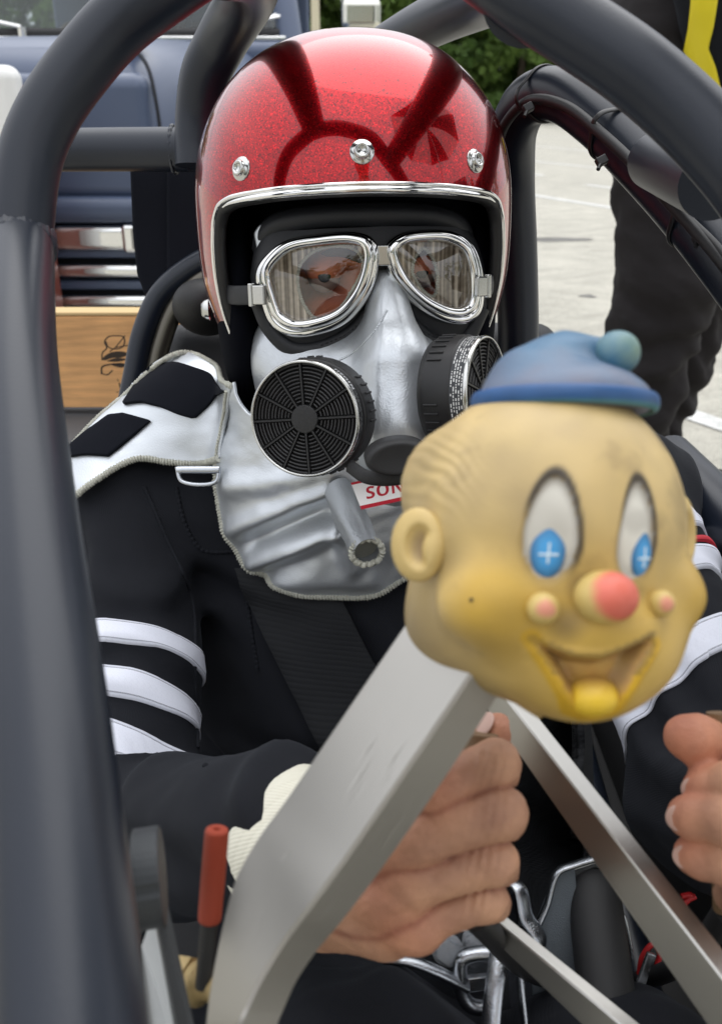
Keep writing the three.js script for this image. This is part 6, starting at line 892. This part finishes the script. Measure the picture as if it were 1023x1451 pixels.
// ---------- rubber toy head on the lever ----------
{
  const d0 = 0.315, s = d0 / F, c = (px, py, z = 0) => C(px, py, d0 - z * s);   // z: towards the camera, in the same small unit s
  const r = (n) => n * s;
  const root = thing('toy_head', 'old rubber clown toy head in blue bobble cap grinning on the lever end', 'toy', Wd(770, 1000, d0));
  // features that the head is made of
  const K = { sk: c(772, 745, -15), back: c(640, 690, -70), jaw: c(818, 912, 60), ckL: c(706, 856, 112), ckR: c(941, 842, 48), mz: c(850, 885, 128) };
  const head0 = (x, y, z) => {
    let d = ell(x, y, z, K.sk, r(192), r(205), r(190)); d = smin(d, ell(x, y, z, K.back, r(75), r(82), r(90)), r(40));
    d = smin(d, ell(x, y, z, K.jaw, r(122), r(104), r(112)), r(60)); d = smin(d, ell(x, y, z, c(704, 872, -30), r(134), r(108), r(125)), r(50));
    d = smin(d, ell(x, y, z, K.ckL, r(78), r(58), r(58)), r(40)); d = smin(d, ell(x, y, z, K.ckR, r(52), r(52), r(62)), r(32));
    d = smin(d, ell(x, y, z, c(888, 903, 60), r(66), r(62), r(72)), r(40)); d = smin(d, ell(x, y, z, K.mz, r(72), r(36), r(46)), r(18));
    return d;
  };
  // places on that surface
  const on = (px, py, o = 0) => { const p = meet(head0, px, py, 0.2, 0.45); return p.addScaledVector(grad(head0, p, 0.002), o * s); };
  const hair = (x, y, z) => { const p = c(612, 668, 0); const dx = (x - p.x) / s, dy = (y - p.y) / s; const w = Math.exp(-(dx * dx) / 1500 - (dy * dy) / 2300); return w * 1.1 * Math.sin((dx * 0.62 + dy * 0.8) * 0.33 + dx * dx * 0.003 + 3 * nz(dx * 0.03, dy * 0.03, 4)); };
  const eyes = [{ p: on(781, 748), w: 32, h: 61, t: -0.10 }, { p: on(905, 752), w: 24, h: 59, t: -0.12 }];
  eyes.forEach((e) => { const n = grad(head0, e.p, 0.004), Y0 = V(Math.sin(-e.t), Math.cos(e.t), 0); const Z = n.clone(), X = Y0.clone().cross(Z).normalize(), Y = Z.clone().cross(X); Object.assign(e, { X, Y, Z, fx: 1 / Math.max(0.35, Math.abs(X.x)) }); });
  const eyeUV = (e, x, y, z) => { const v = V(x - e.p.x, y - e.p.y, z - e.p.z); return [v.dot(e.X) / s / (e.w * e.fx), v.dot(e.Y) / s / e.h, v.dot(e.Z) / s]; };
  const rimW = (v) => v > -0.18 ? Math.sqrt(Math.max(0, 1 - Math.pow((v + 0.18) / 1.18, 1.4))) : Math.sqrt(Math.max(0, 1 - Math.pow((-v - 0.18) / 0.82, 2)));
  const almond = (u, v) => { let lo = 0.02, hi = 2.2; for (let k = 0; k < 12; k++) { const m = (lo + hi) / 2, q = v / m; (q < 1 && q > -1 && Math.abs(u) / m < rimW(q)) ? hi = m : lo = m; } return hi; };   // below 1 inside the eye's outline
  // open mouth: a pouch cut into the jaw
  const mo = [[752, 903], [775, 913], [812, 927], [850, 930], [890, 915], [925, 897], [926, 915], [905, 950], [884, 985], [868, 1005], [842, 1014], [818, 1004], [798, 975], [774, 935]];
  const mpoly = mo.map(([x, y]) => on(x, y)); const mc = c(842, 950, 150), mn = V(0.28, -0.22, 1).normalize(), mX = V(0, 1, 0).cross(mn).normalize(), mY = mn.clone().cross(mX);
  const m2 = mpoly.map((p) => { const v = p.clone().sub(mc); return [v.dot(mX), v.dot(mY)]; });
  const mouth2 = (a, b) => { let d = 1e9, ins = false; for (let i = 0, j = m2.length - 1; i < m2.length; j = i++) { const [x1, y1] = m2[i], [x2, y2] = m2[j]; const ex = x2 - x1, ey = y2 - y1, t = clamp(((a - x1) * ex + (b - y1) * ey) / (ex * ex + ey * ey), 0, 1); d = Math.min(d, Math.hypot(a - x1 - ex * t, b - y1 - ey * t)); if ((y1 > b) !== (y2 > b) && a < (x2 - x1) * (b - y1) / (y2 - y1) + x1) ins = !ins; } return ins ? -d : d; };
  const mouthD = (x, y, z) => { const v = V(x - mc.x, y - mc.y, z - mc.z); return mouth2(v.dot(mX), v.dot(mY)); };
  const lowLip = (x, y, z) => { const v = V(x - mc.x, y - mc.y, z - mc.z), a = v.dot(mX), b = v.dot(mY); let d = 1e9; for (let i = 6; i < 13; i++) { const [x1, y1] = m2[i], [x2, y2] = m2[i + 1], ex = x2 - x1, ey = y2 - y1, t = clamp(((a - x1) * ex + (b - y1) * ey) / (ex * ex + ey * ey), 0, 1); d = Math.min(d, Math.hypot(a - x1 - ex * t, b - y1 - ey * t)); } const t0 = m2[0], ex = m2[13]; { const ux = t0[0] - ex[0], uy = t0[1] - ex[1], t = clamp(((a - ex[0]) * ux + (b - ex[1]) * uy) / (ux * ux + uy * uy), 0, 1); d = Math.min(d, Math.hypot(a - ex[0] - ux * t, b - ex[1] - uy * t)); } return d; };
  const head = (x, y, z) => {
    let d = head0(x, y, z);
    if (d < r(40) && z > K.sk.z) {
      for (const e of eyes) { const [u, v, w] = eyeUV(e, x, y, z); if (Math.abs(u) < 1.6 && Math.abs(v) < 1.5 && Math.abs(w) < 60) { const a = almond(u, v); d += r(6) * sstep(1.08, 0.9, a) + r(1.5) * Math.exp(-Math.pow((a - 1.06) / 0.07, 2)); } }
      const dm = mouthD(x, y, z); if (dm < r(16)) { d += r(26) * sstep(0, r(-20), dm) - r(3.2) * Math.exp(-Math.pow((dm - r(5)) / r(6), 2)) * sstep(mc.y + r(38), mc.y + r(20), y); }
      // crease under the cheeks
    }
    d += r(0.001) ; if (x < K.sk.x) d -= s * hair(x, y, z);
    return d + s * 0.8 * nz(x * 90, y * 90, z * 90);
  };
  const noseP = on(853, 847, 12), ckD = [on(767, 861, 7), on(930, 857, 7)];
  const mix = (a, b, t) => a.map((v, i) => lerp(v, b[i], t));
  const colour = (x, y, z, nx, ny, nzv) => {
    let col = [0.57, 0.42, 0.185]; const f = fbm(x * 60, y * 60, z * 60, 4); col = col.map((v, i) => v * (1 + 0.14 * f - (i === 2 ? 0.1 * f : 0)));
    const g = (p, R) => Math.exp(-((x - p.x) ** 2 + (y - p.y) ** 2 + (z - p.z) ** 2) / (r(R) ** 2));
    col = mix(col, [0.61, 0.375, 0.036], 0.92 * Math.min(1, g(K.jaw.clone().add(V(0, 0, r(70))), 135) + g(c(690, 850, 170), 60) + g(c(985, 850, 70), 55)));
    col = mix(col, [0.66, 0.40, 0.03], 0.8 * g(c(678, 852, 178), 24));
    // dirt held in the hollows, and shade painted in at the lower left
    let dirtShade = 0, line = 0; for (const e of eyes) { const [u, v, w] = eyeUV(e, x, y, z); if (Math.abs(w) < 60 && z > K.sk.z) { const a = almond(u, v); if (a < 1.02) col = mix(col, [0.74, 0.72, 0.64], 0.97); line = Math.max(line, 0.95 * Math.exp(-Math.pow((a - 1.14) / 0.13, 4)) * sstep(-0.7, 0.2, v + 0.55 * u)); dirtShade = Math.max(dirtShade, 0.5 * Math.exp(-Math.pow((a - 1.0) / 0.28, 2))); } }
    dirtShade = Math.max(dirtShade, 0.75 * g(c(825, 830, 165), 24), 0.7 * g(c(800, 885, 165), 26), 0.5 * g(c(830, 800, 160), 20), 0.42 * g(c(905, 838, 150), 18), 0.34 * g(c(745, 812, 130), 34), 0.4 * g(c(660, 800, 40), 46), 0.3 * g(c(960, 800, 20), 26), 0.72 * g(c(580, 900, -60), 105), 0.28 * g(c(620, 640, -40), 60), 0.62 * g(c(600, 900, 20), 85), 0.66 * g(c(640, 965, 30), 75), 0.5 * g(c(705, 995, 60), 50), 0.5 * g(c(645, 800, 95), 42), 0.4 * g(c(600, 660, 10), 55), 0.3 * g(c(930, 960, 60), 50));
    const dm = z > K.sk.z ? mouthD(x, y, z) : 1; 
    const dl = dm < r(30) && dm > r(-3) ? lowLip(x, y, z) : 1;
    const lw = r(13) + r(7) * sstep(mc.y - r(25), mc.y - r(60), y);
    if (dm < lw && (dl < lw || dm < r(-3))) { const low = sstep(lw, lw * 0.8, dl); if (dm > r(-3)) col = mix(col, [0.66, 0.385, 0.012], low * 0.97); else { col = mix([0.54, 0.33, 0.07], [0.44, 0.22, 0.06], 0.5 + 0.5 * nz(x * 300, y * 300, z * 300)); dirtShade = 0.5 * sstep(r(-3), r(-9), dm) * (1 - sstep(r(-14), r(-24), dm)); } }
    if (Math.abs(dm) < r(4) && y > mc.y - r(5)) dirtShade = Math.max(dirtShade, 0.55);
    const sp = nz(x * 240 + 7, y * 240, z * 240); if (sp > 0.52) dirtShade = Math.max(dirtShade, 0.18); const bl = fbm(x * 46 + 9, y * 46, z * 46, 4); dirtShade = Math.max(dirtShade, 0.30 * sstep(0.03, 0.30, bl), 0.17 + 0.62 * fbm(x * 28 + 4, y * 28, z * 28, 3));
    return mix(mix(col, [0.085, 0.055, 0.03], clamp(dirtShade, 0, 0.95)), [0.022, 0.016, 0.012], line);
  };
  const [lo, hi] = boxOf([c(565, 530), c(1012, 1045), c(780, 780, 230), c(780, 780, -215)], 0.003);
  part(root, 'face', nets(head, lo, hi, 0.00105, colour), MT.doll);
  const paint = (p, n, a, b, k0, k1) => (x, y, z) => { const v = V(x, y, z).sub(p), h = v.normalize().dot(n); const t = sstep(k0, k1, h + 0.08 * nz(x * 300, y * 300, z * 300)); const f = 1 + 0.15 * fbm(x * 120, y * 120, z * 120, 2); return mix(a, b, t).map((q) => q * f); };
  const tan = [0.57, 0.415, 0.135], vd = (p) => p.clone().negate().normalize();
  part(root, 'nose', nets((x, y, z) => ell(x, y, z, noseP, r(39), r(33), r(38)), noseP.clone().subScalar(r(58)), noseP.clone().addScalar(r(58)), 0.0010, paint(noseP, V(0.42, 0.22, 0.88).normalize(), tan, [0.62, 0.13, 0.085], 0.22, 0.68)), MT.doll);
  ckD.forEach((p, i) => part(root, 'cheek_bump', nets((x, y, z) => sph(x, y, z, p, r(i ? 17 : 20)), p.clone().subScalar(r(32)), p.clone().addScalar(r(32)), 0.0010, paint(p, V(i ? 0.15 : 0.02, 0.05, 1).normalize(), tan, [0.66, 0.26, 0.17], 0.70, 0.95)), MT.doll));
  // irises with raised crosses of paint
  for (const [i, px, py, w, h] of [[0, 776, 781, 21, 33], [1, 909, 787, 15, 31]]) {
    const e = eyes[i], p = meet(head, px, py, 0.2, 0.45), col = (x, y, z) => { const v = V(x, y, z).sub(p), u = v.dot(e.X) / s / (w * e.fx), q = v.dot(e.Y) / s / h; const t = clamp(Math.hypot(u, q), 0, 1); return mix([0.055, 0.30, 0.60], [0.03, 0.13, 0.27], sstep(0.35, 1.0, t) * 0.9 + 0.15 * nz(x * 500, y * 500, z * 500)); };
    const g = new THREE.SphereGeometry(1, 36, 24); const pos = g.attributes.position, cc = []; for (let k = 0; k < pos.count; k++) { let u = pos.getX(k), q = pos.getY(k); const taper = q > 0 ? 1 - 0.45 * q * q : 1; const v = p.clone().addScaledVector(e.X, u * taper * w * e.fx * s).addScaledVector(e.Y, q * h * s).addScaledVector(e.Z, pos.getZ(k) * 4.5 * s); pos.setXYZ(k, v.x, v.y, v.z); cc.push(...col(v.x, v.y, v.z)); } g.setAttribute('color', new THREE.Float32BufferAttribute(cc, 3)); g.computeVertexNormals();
    const ir = part(root, 'iris', g, phy({ vertexColors: true, roughness: 0.35 }));
    const bar = (a, b) => cyl(p.clone().addScaledVector(e.X, a[0] * s * e.fx).addScaledVector(e.Y, a[1] * s).addScaledVector(e.Z, 3.9 * s), p.clone().addScaledVector(e.X, b[0] * s * e.fx).addScaledVector(e.Y, b[1] * s).addScaledVector(e.Z, 3.9 * s), r(1.5), r(1.5), 10);
    const k = w / 25; part(ir, 'glint_cross', merge([bar([-13 * k, -5], [15 * k, -3]), bar([1 * k, -15], [1 * k, 11])]), std({ color: rgb(0.62, 0.72, 0.76), roughness: 0.6 }));
  }
  // tongue
  part(root, 'tongue', nets((x, y, z) => smin(ell(x, y, z, c(840, 986, 134), r(32), r(26), r(32)), ell(x, y, z, c(846, 962, 96), r(40), r(28), r(28)), r(12)), c(775, 1025, 40).setZ(-d0 + r(40)), c(905, 905, 0).setZ(-d0 + r(185)), 0.0010, (x, y, z) => { const t = sstep(c(0, 928).y, c(0, 956).y, y), f = 1 + 0.2 * fbm(x * 120, y * 120, z * 120, 3); return mix([0.42, 0.23, 0.07], [0.76, 0.50, 0.03], t).map((v) => v * f); }), MT.doll);
  // ears: shells with a hollow
  const ear = (p, X, Y, Z, w, h, flip) => { const f = (x, y, z) => { const v = V(x, y, z).sub(p), a = v.dot(X) / s, b = v.dot(Y) / s, q = v.dot(Z) / s; let d = ell(a, b, q, V(0, 0, 0), w, h, 16); d = smax(d, -ell(a, b, q, V(flip * 8, -2, 15), w * 0.52, h * 0.6, 14), 5); d = smin(d, ell(a, b, q, V(flip * w * 0.55, -6, 6), w * 0.3, h * 0.42, 8), 6); return d * s; }; const e = r(Math.max(w, h) + 6);
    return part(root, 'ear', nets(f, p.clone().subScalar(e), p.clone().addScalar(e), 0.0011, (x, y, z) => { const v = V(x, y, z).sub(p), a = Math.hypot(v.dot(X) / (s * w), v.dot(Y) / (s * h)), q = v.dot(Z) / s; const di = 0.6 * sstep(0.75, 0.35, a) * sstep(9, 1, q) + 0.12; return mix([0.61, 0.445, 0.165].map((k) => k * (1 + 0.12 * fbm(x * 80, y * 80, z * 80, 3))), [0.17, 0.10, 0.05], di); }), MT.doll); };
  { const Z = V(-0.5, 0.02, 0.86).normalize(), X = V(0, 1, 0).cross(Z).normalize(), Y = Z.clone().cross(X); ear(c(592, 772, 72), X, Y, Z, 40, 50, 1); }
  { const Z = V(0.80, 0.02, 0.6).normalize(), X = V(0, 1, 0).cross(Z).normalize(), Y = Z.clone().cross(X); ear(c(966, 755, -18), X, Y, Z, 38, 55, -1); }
  // cap: brim roll, slouching crown, bobble
  const capF = (x, y, z) => { let d = ell(x, y, z, c(798, 572, -10), r(122), r(62), r(115)); d = smin(d, ell(x, y, z, c(768, 534, -15), r(70), r(48), r(66)), r(30)); d = smin(d, ell(x, y, z, c(800, 498, -15), r(42), r(24), r(40)), r(26)); d = smin(d, cap(x, y, z, c(800, 490, -10), c(862, 496, 0), r(20), r(16)), r(10)); d = smax(d, c(0, 585).y - y, r(6)); return d + s * 0.9 * nz(x * 80, y * 80, z * 80) + s * 1.6 * Math.exp(-Math.pow(((x - c(840, 0).x) / s * 0.35 + (y - c(0, 520).y) / s) / 5, 2)) * sstep(c(790, 0).x, c(830, 0).x, x); };
  const capC = (x, y, z) => { const f = fbm(x * 90, y * 90, z * 90, 4), g = clamp((y - c(0, 575).y) / (c(0, 480).y - c(0, 575).y), 0, 1); return mix([0.145, 0.155, 0.215], [0.055, 0.14, 0.235], clamp(g * 1.1 + 0.5 * f, 0, 1)).map((v) => v * (1 + 0.18 * f)); };
  const [cl, ch] = boxOf([c(665, 590), c(930, 455), c(800, 520, 130), c(800, 520, -135)], 0.003);
  const cp = part(root, 'cap', nets(capF, cl, ch, 0.0012, capC), MT.doll);
  part(cp, 'brim', (() => { const p = []; for (let k = 0; k < 60; k++) { const a = k / 60 * 6.2832; p.push(c(798 + Math.cos(a) * 124 - 0, 572 + 3 * Math.cos(a), -10).add(V(0, 0, Math.sin(a) * r(116)))); } const g = sweep(p, r(11.5), { closed: true, seg: 18, n: 180, up: V(0, 1, 0), section: (a) => [Math.cos(a) * 1.1, Math.sin(a) * 0.62] }); const q = g.attributes.position, cc = []; for (let k = 0; k < q.count; k++) { const dy = (q.getY(k) - c(0, 574).y) / s, f = 1 + 0.3 * fbm(q.getX(k) * 100, q.getY(k) * 100, q.getZ(k) * 100, 3); cc.push(...mix([0.013, 0.075, 0.215], [0.06, 0.20, 0.22], sstep(-2, -10, dy)).map((v) => v * f)); } g.setAttribute('color', new THREE.Float32BufferAttribute(cc, 3)); return g; })(), MT.doll);
  const bp = c(874, 500, 10); part(cp, 'bobble', nets((x, y, z) => ell(x, y, z, bp, r(32), r(31), r(31)) + s * 0.8 * nz(x * 120, y * 120, z * 120), bp.clone().subScalar(r(45)), bp.clone().addScalar(r(45)), 0.0011, (x, y, z) => { const f = clamp(0.5 + 1.3 * fbm(x * 70 + 2, y * 70, z * 70, 4), 0, 1); return mix([0.05, 0.16, 0.27], [0.17, 0.26, 0.20], f); }), MT.doll);
  // pinhole in the cheek and the neck stub that the lever carries
  const ph = on(668, 850, 1.2); part(root, 'pinhole', new THREE.SphereGeometry(r(2.6), 14, 10).translate(ph.x, ph.y, ph.z), MT.rubber);
  part(root, 'neck', cyl(c(715, 985, 5), c(770, 900, 0), r(58), r(80), 32), phy({ color: rgb(0.4, 0.28, 0.1), roughness: 0.6 }));
}
renderer.render(scene, camera);
